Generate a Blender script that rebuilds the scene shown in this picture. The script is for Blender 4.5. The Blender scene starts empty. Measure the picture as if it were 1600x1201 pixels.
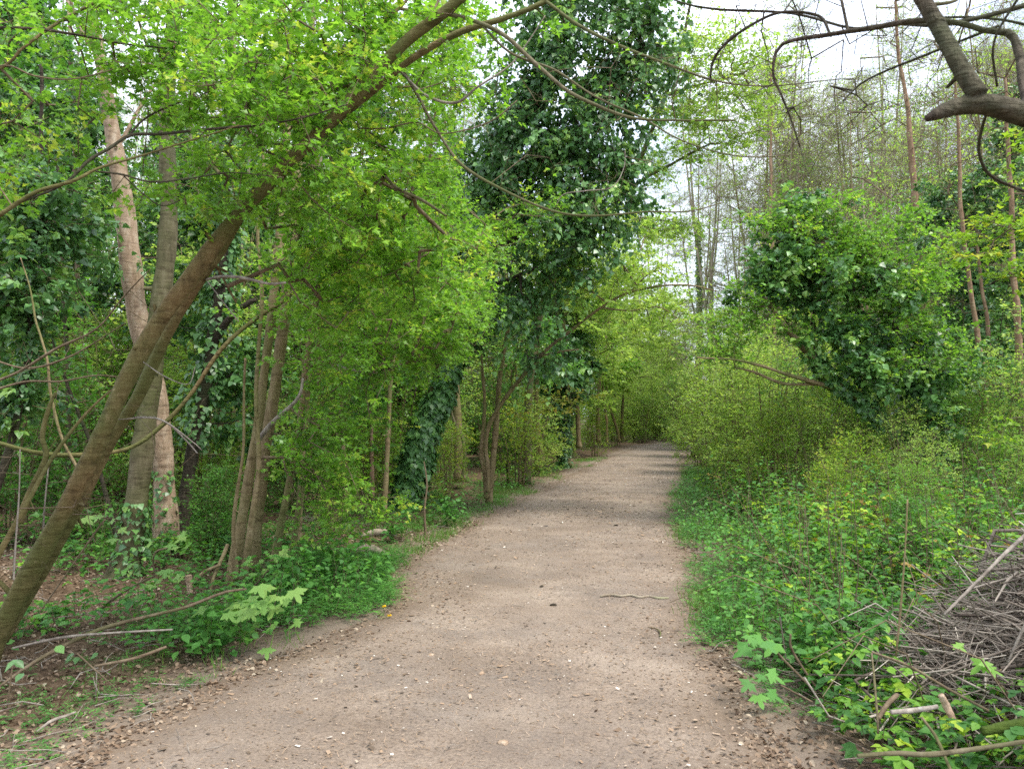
import bpy, math, random
import numpy as np
from mathutils import Vector

rng = np.random.default_rng(7)
random.seed(7)
scene = bpy.context.scene
COL = scene.collection
R = math.radians

# ---------------------------------------------------------------- camera
F = 1244.4                      # focal length in photograph pixels (1600 wide)
CH = 1.6
PITCH = math.atan((648 - 600.5) / F)
cam = bpy.data.cameras.new('camera')
cam.lens = 28.0; cam.sensor_width = 36.0; cam.clip_end = 900; cam.clip_start = 0.05
co = bpy.data.objects.new('camera', cam); COL.objects.link(co)
co.location = (0, 0, CH); co.rotation_euler = (math.pi / 2 + PITCH, 0, 0)
cam.dof.use_dof = True; cam.dof.focus_distance = 8.5; cam.dof.aperture_fstop = 7.0
scene.camera = co

# ---------------------------------------------------------------- sky, sun, exposure
SUN_EL, SUN_AZ = R(63), R(118)    # azimuth clockwise from +Y (ahead), so the sun stands high on the right
w = bpy.data.worlds.new('World'); scene.world = w; w.use_nodes = True
nt = w.node_tree; nt.nodes.clear()
out = nt.nodes.new('ShaderNodeOutputWorld'); bg = nt.nodes.new('ShaderNodeBackground')
sky = nt.nodes.new('ShaderNodeTexSky'); sky.sky_type = 'NISHITA'; sky.sun_disc = False
sky.sun_elevation = SUN_EL; sky.sun_rotation = SUN_AZ; sky.air_density = 1.0; sky.dust_density = 2.0
tc = nt.nodes.new('ShaderNodeTexCoord'); no = nt.nodes.new('ShaderNodeTexNoise')
no.inputs['Scale'].default_value = 2.6; no.inputs['Detail'].default_value = 5
cr = nt.nodes.new('ShaderNodeValToRGB')
cr.color_ramp.elements[0].position = 0.40; cr.color_ramp.elements[0].color = (0.3,) * 3 + (1,)
cr.color_ramp.elements[1].position = 0.62; cr.color_ramp.elements[1].color = (0.97,) * 3 + (1,)
mx = nt.nodes.new('ShaderNodeMix'); mx.data_type = 'RGBA'
mx.inputs[7].default_value = (8.8, 9.3, 10.3, 1)
nt.links.new(tc.outputs['Generated'], no.inputs['Vector'])
nt.links.new(no.outputs['Fac'], cr.inputs['Fac']); nt.links.new(cr.outputs['Color'], mx.inputs[0])
nt.links.new(sky.outputs['Color'], mx.inputs[6]); nt.links.new(mx.outputs[2], bg.inputs['Color'])
bg.inputs['Strength'].default_value = 0.125
nt.links.new(bg.outputs['Background'], out.inputs['Surface'])
sl = bpy.data.lights.new('sun', 'SUN'); sl.energy = 2.0; sl.angle = R(22); sl.color = (1.0, 0.94, 0.84)
so = bpy.data.objects.new('sun', sl); COL.objects.link(so)
sd = Vector((math.sin(SUN_AZ) * math.cos(SUN_EL), math.cos(SUN_AZ) * math.cos(SUN_EL), math.sin(SUN_EL)))
so.rotation_euler = sd.to_track_quat('Z', 'Y').to_euler(); so.location = sd * 40
scene.view_settings.view_transform = 'Standard'; scene.view_settings.look = 'None'
scene.view_settings.gamma = 1; scene.view_settings.exposure = 1.38
try:
    scene.cycles.use_denoising = False; scene.cycles.denoising_prefilter = 'ACCURATE'; scene.cycles.denoising_input_passes = 'RGB_ALBEDO_NORMAL'
    scene.cycles.max_bounces = 10; scene.cycles.transmission_bounces = 4; scene.cycles.diffuse_bounces = 9
    scene.cycles.volume_bounces = 1
except Exception: pass

# ---------------------------------------------------------------- pixel -> world
cp, sp_ = math.cos(PITCH), math.sin(PITCH)
def at(px, py, Y):
    dx = (px - 800) / F; dv = -(py - 600.5) / F
    dy = cp - dv * sp_; dz = sp_ + dv * cp
    k = Y / dy
    return np.array([dx * k, Y, CH + dz * k])

EL = [(2.5,-2.35),(3.3,-2.12),(4.0,-1.95),(4.7,-1.75),(5.2,-1.6),(5.9,-1.32),(6.6,-1.02),(7.3,-1.05),(8.0,-1.25),(8.8,-1.2),(10,-1.0),(11.2,-.75),(13,-.35),(15.2,.1),(17.5,.7),(20,1.2),(23,1.95),(27.5,2.95),(33,4.4),(40,6.3),(46,8.5),(52,11.6),(60,17)]
ER = [(2.5,1.15),(3.6,1.27),(4.0,1.25),(4.7,1.32),(5.3,1.4),(6.0,1.52),(6.6,1.63),(8.0,1.9),(9.6,2.15),(11.5,2.4),(13.5,2.75),(15.5,3.15),(17.5,3.75),(20.5,4.5),(25,5.4),(32,7.0),(40,9.3),(46,11.9),(52,15.2),(60,21)]
def el(Y): return np.interp(Y, [a for a, b in EL], [b for a, b in EL])
def er(Y): return np.interp(Y, [a for a, b in ER], [b for a, b in ER])
def wob(y, s): return 0.05*np.sin(2.3*y+s)+0.03*np.sin(5.9*y+2*s)+0.02*np.sin(13*y+3*s)
def sm(x, a, b):
    t = np.clip((x-a)/(b-a), 0, 1); return t*t*(3-2*t)
def pdist(x, y):            # >0 outside the path
    return np.maximum(el(y)-x, x-er(y))
def H(x, y):
    x = np.asarray(x, float); y = np.asarray(y, float)
    d = pdist(x, y); o = sm(d, 0.15, 1.6)
    n = 0.05*np.sin(1.7*x+.3)*np.sin(1.3*y+1)+0.03*np.sin(4.1*x+1.1*y)+0.02*np.sin(6.3*y-2.9*x)
    rise = np.where(x > er(y), 0.28*sm(d, .3, 4.), 0.10*sm(d, .4, 4.))
    return o*(n+rise)
def gnd(px, py):
    Y = 10.
    z = 0.
    for _ in range(30):
        dv = -(py-600.5)/F; dy = cp-dv*sp_; dz = sp_+dv*cp
        k = (z-CH)/dz; Yn = dy*k; x = (px-800)/F*k; z = float(H(x, Yn)); Y = Yn
    return np.array([x, Y, z])
def onground(x, y): return np.array([x, y, float(H(x, y))])
def gx(px, Y):      # ground point under pixel column px at depth Y
    x = (px-800)/F*Y
    return onground(x, Y)

# ---------------------------------------------------------------- materials
def newmat(name):
    m = bpy.data.materials.new(name); m.use_nodes = True
    t = m.node_tree; t.nodes.clear()
    return m, t, (lambda k: t.nodes.new(k)), t.links.new
def ramp(n, cols):
    r = n('ShaderNodeValToRGB'); e = r.color_ramp.elements
    while len(e) < len(cols): e.new(0.5)
    for i, (p, c) in enumerate(cols):
        e[i].position = p; e[i].color = tuple(c)+(1,)
    return r
def leafmat(name, cols, trans=0.4, rough=0.5, spec=0.35, tcol=None):
    m, t, n, L = newmat(name)
    a = n('ShaderNodeAttribute'); a.attribute_name = 'tone'
    r = ramp(n, cols); L(a.outputs['Fac'], r.inputs['Fac'])
    p = n('ShaderNodeBsdfPrincipled'); L(r.outputs['Color'], p.inputs['Base Color'])
    p.inputs['Roughness'].default_value = rough; p.inputs['Specular IOR Level'].default_value = spec
    o = n('ShaderNodeOutputMaterial')
    if trans > 0:
        tr = n('ShaderNodeBsdfTranslucent'); mm = n('ShaderNodeMix'); mm.data_type = 'RGBA'; mm.blend_type = 'MULTIPLY'
        mm.inputs[0].default_value = 1; L(r.outputs['Color'], mm.inputs[6]); mm.inputs[7].default_value = tcol or (1.3, 1.32, .75, 1)
        L(mm.outputs[2], tr.inputs['Color'])
        mix = n('ShaderNodeMixShader'); mix.inputs[0].default_value = trans
        L(p.outputs[0], mix.inputs[1]); L(tr.outputs[0], mix.inputs[2]); L(mix.outputs[0], o.inputs['Surface'])
    else: L(p.outputs[0], o.inputs['Surface'])
    return m
M = {}
M['bright'] = leafmat('spring_leaf', [(0,(.09,.21,.026)),(.5,(.17,.36,.04)),(.9,(.27,.48,.06)),(1,(.42,.52,.08))], .5, .45, .5)
M['mid'] = leafmat('green_leaf', [(0,(.05,.15,.025)),(.5,(.10,.27,.045)),(1,(.18,.40,.06))], .45, .45, .5)
M['lime'] = leafmat('lime_leaf', [(0,(.18,.31,.06)),(.5,(.31,.47,.10)),(1,(.46,.58,.15))], .52)
M['yellow'] = leafmat('yellow_leaf', [(0,(.14,.28,.03)),(.7,(.28,.43,.045)),(1,(.46,.46,.06))], .45)
M['copper'] = leafmat('copper_leaf', [(0,(.16,.26,.03)),(.6,(.30,.33,.05)),(1,(.40,.26,.06))], .45)
M['ivy'] = leafmat('ivy_leaf', [(0,(.05,.125,.045)),(.5,(.10,.23,.07)),(.85,(.17,.34,.085)),(1,(.27,.44,.09))], .3, .36, .6)
M['bramble'] = leafmat('bramble_leaf', [(0,(.04,.12,.03)),(.4,(.08,.22,.035)),(.65,(.17,.34,.03)),(.985,(.36,.48,.04)),(1,(.30,.20,.05))], .35, .55, .3)
M['herb'] = leafmat('herb_leaf', [(0,(.045,.14,.03)),(.5,(.09,.25,.05)),(1,(.17,.38,.06))], .38, .55, .3)
M['grass'] = leafmat('grass_blade', [(0,(.07,.15,.03)),(.6,(.12,.25,.04)),(.85,(.2,.33,.05)),(1,(.36,.32,.15))], .35)
M['sycamore'] = leafmat('sycamore_leaf', [(0,(.11,.25,.05)),(.6,(.20,.36,.09)),(1,(.30,.42,.10))], .4, .5, .35)
M['litter'] = leafmat('dead_leaf', [(0,(.08,.05,.032)),(.35,(.17,.115,.075)),(.75,(.29,.21,.145)),(1,(.42,.35,.26))], .12, .7, .2, (1.2, 1, .8, 1))
M['chips'] = leafmat('path_chip', [(0,(.07,.058,.05)),(.25,(.13,.095,.065)),(.7,(.29,.20,.13)),(.985,(.42,.33,.25)),(1,(.62,.57,.5))], 0, .8, .2)
M['cutwood'] = leafmat('cut_brushwood', [(0,(.06,.045,.035)),(.4,(.17,.14,.112)),(.75,(.31,.27,.225)),(1,(.56,.50,.42))], 0, .8, .25)
M['petal'] = leafmat('dandelion_petal', [(0,(.8,.55,.01)),(1,(.85,.62,.02))], .2)

def barkmat(name, c1, c2, c3, moss=0.3, mosscol=(.07, .10, .02), scale=1.0, bump=.35):
    m, t, n, L = newmat(name)
    tc = n('ShaderNodeTexCoord'); mp = n('ShaderNodeMapping'); mp.inputs['Scale'].default_value = (9*scale, 9*scale, 2.2*scale)
    L(tc.outputs['Object'], mp.inputs['Vector'])
    a = n('ShaderNodeTexNoise'); a.inputs['Scale'].default_value = 2.2; a.inputs['Detail'].default_value = 7; a.inputs['Roughness'].default_value = .65
    L(mp.outputs[0], a.inputs['Vector'])
    r = ramp(n, [(.3, c1), (.52, c2), (.72, c3)]); L(a.outputs['Fac'], r.inputs['Fac'])
    b = n('ShaderNodeTexNoise'); b.inputs['Scale'].default_value = 1.4; b.inputs['Detail'].default_value = 6
    L(tc.outputs['Object'], b.inputs['Vector'])
    rb = ramp(n, [(.62-moss*.5, (0, 0, 0)), (.82-moss*.5, (.85, .85, .85))]); L(b.outputs['Fac'], rb.inputs['Fac'])
    mx = n('ShaderNodeMix'); mx.data_type = 'RGBA'; L(rb.outputs[0], mx.inputs[0]); L(r.outputs[0], mx.inputs[6]); mx.inputs[7].default_value = tuple(mosscol)+(1,)
    # fine horizontal lenticels and cracks
    mp2 = n('ShaderNodeMapping'); mp2.inputs['Scale'].default_value = (6*scale, 6*scale, 30*scale); L(tc.outputs['Object'], mp2.inputs['Vector'])
    c = n('ShaderNodeTexNoise'); c.inputs['Scale'].default_value = 1.0; c.inputs['Detail'].default_value = 4; L(mp2.outputs[0], c.inputs['Vector'])
    rc = ramp(n, [(.33, (.55, .52, .5)), (.45, (1, 1, 1))]); L(c.outputs['Fac'], rc.inputs['Fac'])
    m2 = n('ShaderNodeMix'); m2.data_type = 'RGBA'; m2.blend_type = 'MULTIPLY'; m2.inputs[0].default_value = .8
    L(mx.outputs[2], m2.inputs[6]); L(rc.outputs[0], m2.inputs[7])
    li = n('ShaderNodeTexNoise'); li.inputs['Scale'].default_value = 13*scale; li.inputs['Detail'].default_value = 8; li.inputs['Roughness'].default_value = .75; L(tc.outputs['Object'], li.inputs['Vector'])
    rl = ramp(n, [(.60, (0,)*3), (.70, (.35,)*3)]); L(li.outputs['Fac'], rl.inputs['Fac'])
    m3 = n('ShaderNodeMix'); m3.data_type = 'RGBA'; L(rl.outputs[0], m3.inputs[0]); L(m2.outputs[2], m3.inputs[6]); m3.inputs[7].default_value = tuple(min(.6, 1.7*x+.04) for x in c3)+(1,)
    m2 = m3
    p = n('ShaderNodeBsdfPrincipled'); p.inputs['Roughness'].default_value = .85; p.inputs['Specular IOR Level'].default_value = .2
    L(m2.outputs[2], p.inputs['Base Color'])
    ad = n('ShaderNodeMath'); ad.operation = 'ADD'; L(a.outputs['Fac'], ad.inputs[0]); L(c.outputs['Fac'], ad.inputs[1])
    bm = n('ShaderNodeBump'); bm.inputs['Strength'].default_value = bump; bm.inputs['Distance'].default_value = .02
    L(ad.outputs[0], bm.inputs['Height']); L(bm.outputs[0], p.inputs['Normal'])
    o = n('ShaderNodeOutputMaterial'); L(p.outputs[0], o.inputs['Surface'])
    return m
M['b_brown'] = barkmat('brown_bark', (.085,.057,.026), (.165,.115,.052), (.23,.175,.09), .5, (.09,.10,.03), 1.1, .8)
M['b_pale'] = barkmat('pale_bark', (.21,.14,.09), (.34,.245,.17), (.46,.37,.28), .12, (.20,.19,.10))
M['b_grey'] = barkmat('grey_bark', (.07,.06,.035), (.13,.11,.065), (.19,.165,.11), .45, (.09,.10,.035))
M['b_dark'] = barkmat('dark_bark', (.025,.02,.014), (.05,.04,.028), (.10,.082,.06), .3, (.05,.06,.025), 1.6, .9)
M['b_limb'] = barkmat('rough_bark', (.03,.022,.016), (.07,.052,.038), (.15,.12,.09), .35, (.06,.075,.03), 2.6, 1.0)
M['b_tan'] = barkmat('tan_bark', (.13,.095,.05), (.22,.165,.09), (.30,.24,.15), .35, (.14,.15,.05))
M['b_orange'] = barkmat('orange_bark', (.14,.085,.05), (.24,.155,.095), (.34,.25,.17), .12, (.14,.14,.06))
M['b_twig'] = barkmat('twig_bark', (.09,.065,.04), (.15,.11,.07), (.23,.18,.12), .2)
M['b_far'] = barkmat('far_bark', (.18,.145,.10), (.28,.235,.175), (.37,.32,.25), .3, (.22,.25,.12))
M['b_dead'] = barkmat('dead_wood', (.12,.10,.085), (.25,.215,.18), (.42,.37,.31), .05, (.12,.12,.05))
M['moss'] = barkmat('mossy_wood', (.03,.045,.012), (.06,.085,.015), (.10,.12,.03), .6, (.06,.10,.012), 2, 1)

def groundmat():
    m, t, n, L = newmat('forest_soil')
    tc = n('ShaderNodeTexCoord')
    a = n('ShaderNodeTexNoise'); a.inputs['Scale'].default_value = 26; a.inputs['Detail'].default_value = 8; a.inputs['Roughness'].default_value = .7
    L(tc.outputs['Object'], a.inputs['Vector'])
    r = ramp(n, [(.28, (.035,.022,.013)), (.5, (.10,.065,.04)), (.72, (.20,.135,.085))]); L(a.outputs['Fac'], r.inputs['Fac'])
    g = n('ShaderNodeTexNoise'); g.inputs['Scale'].default_value = .7; g.inputs['Detail'].default_value = 8; g.inputs['Roughness'].default_value = .7
    L(tc.outputs['Object'], g.inputs['Vector'])
    rg = ramp(n, [(.55, (0,)*3), (.7, (.55,)*3)]); L(g.outputs['Fac'], rg.inputs['Fac'])
    mx = n('ShaderNodeMix'); mx.data_type = 'RGBA'; L(rg.outputs[0], mx.inputs[0]); L(r.outputs[0], mx.inputs[6]); mx.inputs[7].default_value = (.05, .09, .018, 1)
    at_ = n('ShaderNodeAttribute'); at_.attribute_name = 'dirt'
    nz = n('ShaderNodeMath'); nz.operation = 'MULTIPLY_ADD'; L(a.outputs['Fac'], nz.inputs[0]); nz.inputs[1].default_value = 1.2; nz.inputs[2].default_value = -.6
    ad = n('ShaderNodeMath'); ad.use_clamp = True; L(nz.outputs[0], ad.inputs[0]); L(at_.outputs['Fac'], ad.inputs[1])
    m2 = n('ShaderNodeMix'); m2.data_type = 'RGBA'; L(ad.outputs[0], m2.inputs[0]); L(mx.outputs[2], m2.inputs[6]); m2.inputs[7].default_value = (.20, .158, .122, 1)
    p = n('ShaderNodeBsdfPrincipled'); p.inputs['Roughness'].default_value = .95; p.inputs['Specular IOR Level'].default_value = .15
    L(m2.outputs[2], p.inputs['Base Color'])
    bm = n('ShaderNodeBump'); bm.inputs['Strength'].default_value = .6; bm.inputs['Distance'].default_value = .03
    L(a.outputs['Fac'], bm.inputs['Height']); L(bm.outputs[0], p.inputs['Normal'])
    o = n('ShaderNodeOutputMaterial'); L(p.outputs[0], o.inputs['Surface'])
    return m
def pathmat():
    m, t, n, L = newmat('trodden_path')
    tc = n('ShaderNodeTexCoord')
    def noise(s, d=6, ro=.6, vec=None):
        x = n('ShaderNodeTexNoise'); x.inputs['Scale'].default_value = s; x.inputs['Detail'].default_value = d; x.inputs['Roughness'].default_value = ro
        L(vec or tc.outputs['Object'], x.inputs['Vector']); return x
    a = noise(1.1, 6, .6); r = ramp(n, [(.3, (.168,.132,.104)), (.5, (.232,.186,.149)), (.68, (.295,.243,.198))]); L(a.outputs['Fac'], r.inputs['Fac'])
    b = noise(55, 6, .75); rb = ramp(n, [(.30, (.28,.25,.23)), (.48, (.92,.90,.88)), (.66, (1.3,1.26,1.2))]); L(b.outputs['Fac'], rb.inputs['Fac'])
    m1 = n('ShaderNodeMix'); m1.data_type = 'RGBA'; m1.blend_type = 'MULTIPLY'; m1.inputs[0].default_value = .85
    L(r.outputs[0], m1.inputs[6]); L(rb.outputs[0], m1.inputs[7])
    # grey gritty streak along the middle of the path
    g = noise(.8, 8, .75); rg = ramp(n, [(.46, (0,)*3), (.6, (.45,)*3)]); L(g.outputs['Fac'], rg.inputs['Fac'])
    m2 = n('ShaderNodeMix'); m2.data_type = 'RGBA'; L(rg.outputs[0], m2.inputs[0]); L(m1.outputs[2], m2.inputs[6]); m2.inputs[7].default_value = (.15, .128, .112, 1)
    # brown litter near the margins (attribute) broken up by noise
    e = n('ShaderNodeAttribute'); e.attribute_name = 'edge'
    c = noise(9, 7, .75); mu = n('ShaderNodeMath'); mu.operation = 'MULTIPLY_ADD'; L(c.outputs['Fac'], mu.inputs[0]); mu.inputs[1].default_value = 2.2; mu.inputs[2].default_value = -1.15
    ad = n('ShaderNodeMath'); ad.use_clamp = True; L(mu.outputs[0], ad.inputs[0]); L(e.outputs['Fac'], ad.inputs[1])
    m3 = n('ShaderNodeMix'); m3.data_type = 'RGBA'; L(ad.outputs[0], m3.inputs[0]); L(m2.outputs[2], m3.inputs[6]); m3.inputs[7].default_value = (.16, .118, .085, 1)
    v = n('ShaderNodeTexVoronoi'); v.inputs['Scale'].default_value = 38; L(tc.outputs['Object'], v.inputs['Vector'])
    rv = ramp(n, [(.10, (.45,)*3), (.2, (0,)*3)]); L(v.outputs['Distance'], rv.inputs['Fac'])
    vc = ramp(n, [(0, (.06,.05,.045)), (.45, (.22,.14,.08)), (.8, (.42,.33,.25)), (1, (.7,.66,.6))]); L(v.outputs['Color'], vc.inputs['Fac'])
    m4 = n('ShaderNodeMix'); m4.data_type = 'RGBA'; L(rv.outputs[0], m4.inputs[0]); L(m3.outputs[2], m4.inputs[6]); L(vc.outputs[0], m4.inputs[7])
    p = n('ShaderNodeBsdfPrincipled'); p.inputs['Roughness'].default_value = .93; p.inputs['Specular IOR Level'].default_value = .15
    L(m4.outputs[2], p.inputs['Base Color'])
    bh = n('ShaderNodeMath'); bh.operation = 'ADD'; L(b.outputs['Fac'], bh.inputs[0]); L(c.outputs['Fac'], bh.inputs[1])
    bm = n('ShaderNodeBump'); bm.inputs['Strength'].default_value = .5; bm.inputs['Distance'].default_value = .02
    L(bh.outputs[0], bm.inputs['Height']); L(bm.outputs[0], p.inputs['Normal'])
    o = n('ShaderNodeOutputMaterial'); L(p.outputs[0], o.inputs['Surface'])
    return m
M['soil'] = groundmat(); M['path'] = pathmat()

# ---------------------------------------------------------------- mesh building
def rnd(n, s=1.0): return rng.normal(0, s, (n, 3))
def unit(v): return v / np.maximum(np.linalg.norm(v, axis=-1, keepdims=True), 1e-9)
class MB:
    def __init__(s): s.v = []; s.f = []; s.t = []; s.n = 0
    def add(s, v, f, tone):
        s.v.append(v.astype(np.float32)); s.f.append((f+s.n).astype(np.int32)); s.t.append(tone.astype(np.float32)); s.n += len(v)
    def tubes(s, P, Rr, k=4, tone=.5):
        """P (n,m,3) poly-lines, Rr (n,m) radii"""
        n, m, _ = P.shape
        if n == 0: return
        if m > 4:
            T0 = unit(P[:, 1]-P[:, 0]); T1 = unit(P[:, -1]-P[:, -2]); a0, a1 = Rr[:, :1], Rr[:, -1:]
            P = np.concatenate([(P[:, 0]-T0*a0*.1)[:, None], P, (P[:, -1]+T1*a1*.15)[:, None]], 1)
            Rr = np.concatenate([a0*.03, Rr, a1*.03], 1); m += 2
        T = np.empty_like(P); T[:, 1:-1] = P[:, 2:]-P[:, :-2] if m > 2 else T[:, 1:-1]
        T[:, 0] = P[:, 1]-P[:, 0]; T[:, -1] = P[:, -1]-P[:, -2]; T = unit(T)
        ref = np.where(np.abs(T[:, :1, 2:]) > .8, np.array([[[0, 1., 0]]]), np.array([[[0, 0, 1.]]]))
        if m > 4:                                   # long traced stems: parallel transport
            U = np.empty_like(P); U[:, 0] = unit(np.cross(T[:, 0], ref[:, 0]))
            for i in range(1, m):
                u = U[:, i-1]-T[:, i]*np.sum(U[:, i-1]*T[:, i], -1, keepdims=True); U[:, i] = unit(u)
        else:
            U = unit(np.cross(T, np.broadcast_to(ref, T.shape)))
        V = np.cross(T, U)
        a = np.arange(k)*2*np.pi/k
        ring = U[:, :, None]*np.cos(a)[None, None, :, None]+V[:, :, None]*np.sin(a)[None, None, :, None]
        v = (P[:, :, None]+ring*Rr[:, :, None, None]).reshape(-1, 3)
        i = np.arange(m-1)[:, None]*k; j = np.arange(k)[None]; j2 = (j+1) % k
        q = np.stack([i+j, i+j2, i+k+j2, i+k+j], -1).reshape(-1, 4)
        tri = np.concatenate([q[:, [0, 1, 2]], q[:, [0, 2, 3]]])
        f = (tri[None]+(np.arange(n)*m*k)[:, None, None]).reshape(-1, 3)
        t = np.full(len(f), tone) if np.isscalar(tone) else np.repeat(tone, len(tri))
        s.add(v, f, t)
    def leaves(s, P, D, N, S, kind='diamond', tone=None, curl=0.0):
        if len(P) == 0: return
        tv, tf = TPL[kind]
        D = unit(D); B = unit(np.cross(D, N)); N = np.cross(B, D)
        S = np.asarray(S).reshape(-1, 1, 1)
        tv = tv[None]
        z = tv[..., 2:]
        if curl: z = z - curl*(tv[..., 1:2]**2)*rng.uniform(.3, 1.3, (len(P), 1, 1))
        v = P[:, None]+S*(tv[..., :1]*B[:, None]+tv[..., 1:2]*D[:, None]+z*N[:, None])
        k = tv.shape[1]
        f = (tf[None]+(np.arange(len(P))*k)[:, None, None]).reshape(-1, 3)
        if tone is None: tone = rng.random(len(P))
        s.add(v.reshape(-1, 3), f, np.repeat(np.clip(tone, 0, 1), len(tf)))
    def build(s, name, mat, parent=None, smooth=False, origin=None):
        v = np.concatenate(s.v); f = np.concatenate(s.f); t = np.concatenate(s.t)
        if origin is not None: v = v-np.asarray(origin, np.float32)
        me = bpy.data.meshes.new(name)
        me.vertices.add(len(v)); me.vertices.foreach_set('co', v.ravel())
        me.loops.add(f.size); me.loops.foreach_set('vertex_index', f.ravel())
        me.polygons.add(len(f)); me.polygons.foreach_set('loop_start', np.arange(len(f), dtype=np.int32)*3)
        try: me.polygons.foreach_set('loop_total', np.full(len(f), 3, np.int32))
        except Exception: pass
        a = me.attributes.new('tone', 'FLOAT', 'FACE'); a.data.foreach_set('value', t)
        me.update(calc_edges=True)
        if smooth: me.polygons.foreach_set('use_smooth', np.ones(len(f), bool))
        me.materials.append(mat)
        o = bpy.data.objects.new(name, me); COL.objects.link(o)
        if parent is not None: o.parent = parent
        return o
def fan(pts, z=None):
    v = np.array([(0, 0, 0)]+pts, float)
    if v.shape[1] == 2: v = np.c_[v, np.zeros(len(v))]
    f = np.array([(0, i, i+1) for i in range(1, len(v)-1)])
    return v, f
TPL = {}
TPL['diamond'] = (np.array([(0,0,0),(.34,.5,.10),(0,1,0),(-.34,.5,.10)], float), np.array([(0,1,2),(0,2,3)]))
TPL['slim'] = (np.array([(0,0,0),(.17,.45,.05),(0,1,0),(-.17,.45,.05)], float), np.array([(0,1,2),(0,2,3)]))
TPL['tri3'] = (np.array([(0,0,0),(.52,.38,.09),(.2,.5,.02),(0,1,-.05),(-.2,.5,.02),(-.52,.38,.09)], float), np.array([(0,1,2),(0,2,3),(0,3,4),(0,4,5)]))
TPL['ivy'] = (np.array([(0,0,0),(.5,.1,-.05),(.36,.5,.04),(0,1,-.05),(-.36,.5,.04),(-.5,.1,-.05)], float), np.array([(0,1,2),(0,2,3),(0,3,4),(0,4,5)]))
TPL['oval'] = (np.array([(0,0,0),(.3,.22,.05),(.36,.55,.06),(0,1,-.08),(-.36,.55,.06),(-.3,.22,.05)], float), np.array([(0,1,2),(0,2,3),(0,3,4),(0,4,5)]))
_lob = []
for ang, ln in [(-128,.42),(-100,.30),(-72,.78),(-58,.62),(-50,.5),(-42,.60),(-34,.62),(-22,.42),(-12,.78),(0,1.02),(12,.78),(22,.42),(34,.62),(42,.60),(50,.5),(58,.62),(72,.78),(100,.30),(128,.42)]:
    a = math.radians(ang); _lob.append((math.sin(a)*ln, .12+math.cos(a)*ln, .06-.16*ln*abs(math.sin(a*2))))
TPL['maple'] = fan([tuple(x) for x in _lob]) if False else (np.array([(0,.12,.05)]+_lob), np.array([(0, i, i+1) for i in range(1, len(_lob))]))
TPL['blade'] = (np.array([(-.03,0,0),(.03,0,0),(.024,.5,.06),(-.024,.5,.06),(0,1,.28)], float), np.array([(0,1,2),(0,2,3),(3,2,4)]))
TPL['chip'] = (np.array([(-.25,0,0),(.2,.05,.06),(.25,.95,.02),(-.18,1,.07)], float), np.array([(0,1,2),(0,2,3)]))

def empty(name, loc):
    o = bpy.data.objects.new(name, None); COL.objects.link(o); o.location = tuple(map(float, loc)); o.empty_display_size = .3
    return o
def tag(o, label=None, cat=None, group=None, kind=None):
    if label: o['label'] = label
    if cat: o['category'] = cat
    if group: o['group'] = group
    if kind: o['kind'] = kind
    return o
def spline(P, n):
    P = np.asarray(P, float); k = len(P)
    if k == 2: return P[0]+(P[1]-P[0])*np.linspace(0, 1, n)[:, None]
    d = np.r_[0, np.cumsum(np.linalg.norm(np.diff(P[:, :3], axis=0), axis=1))]
    Q = np.vstack([2*P[0]-P[1], P, 2*P[-1]-P[-2]])
    out = []
    for s in np.linspace(0, d[-1], n):
        i = min(np.searchsorted(d, s, side='right')-1, k-2); t = (s-d[i])/max(d[i+1]-d[i], 1e-9)
        a, b, c, e = Q[i], Q[i+1], Q[i+2], Q[i+3]
        out.append(.5*((2*b)+(-a+c)*t+(2*a-5*b+4*c-e)*t*t+(-a+3*b-3*c+e)*t**3))
    return np.array(out)
WS = 1.0                        # perpendicular share of the measured widths
def px_path(pts, w0=None, w1=None):
    """pts (px,py,Y[,width_px]) -> (k,4) world points with radius"""
    o = []
    for i, p in enumerate(pts):
        wp = p[3] if len(p) > 3 else w0+(w1-w0)*i/(len(pts)-1)
        q = at(p[0], p[1], p[2]); o.append([*q, max(wp*WS, .8)*.5*p[2]/F])
    return np.array(o)

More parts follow.
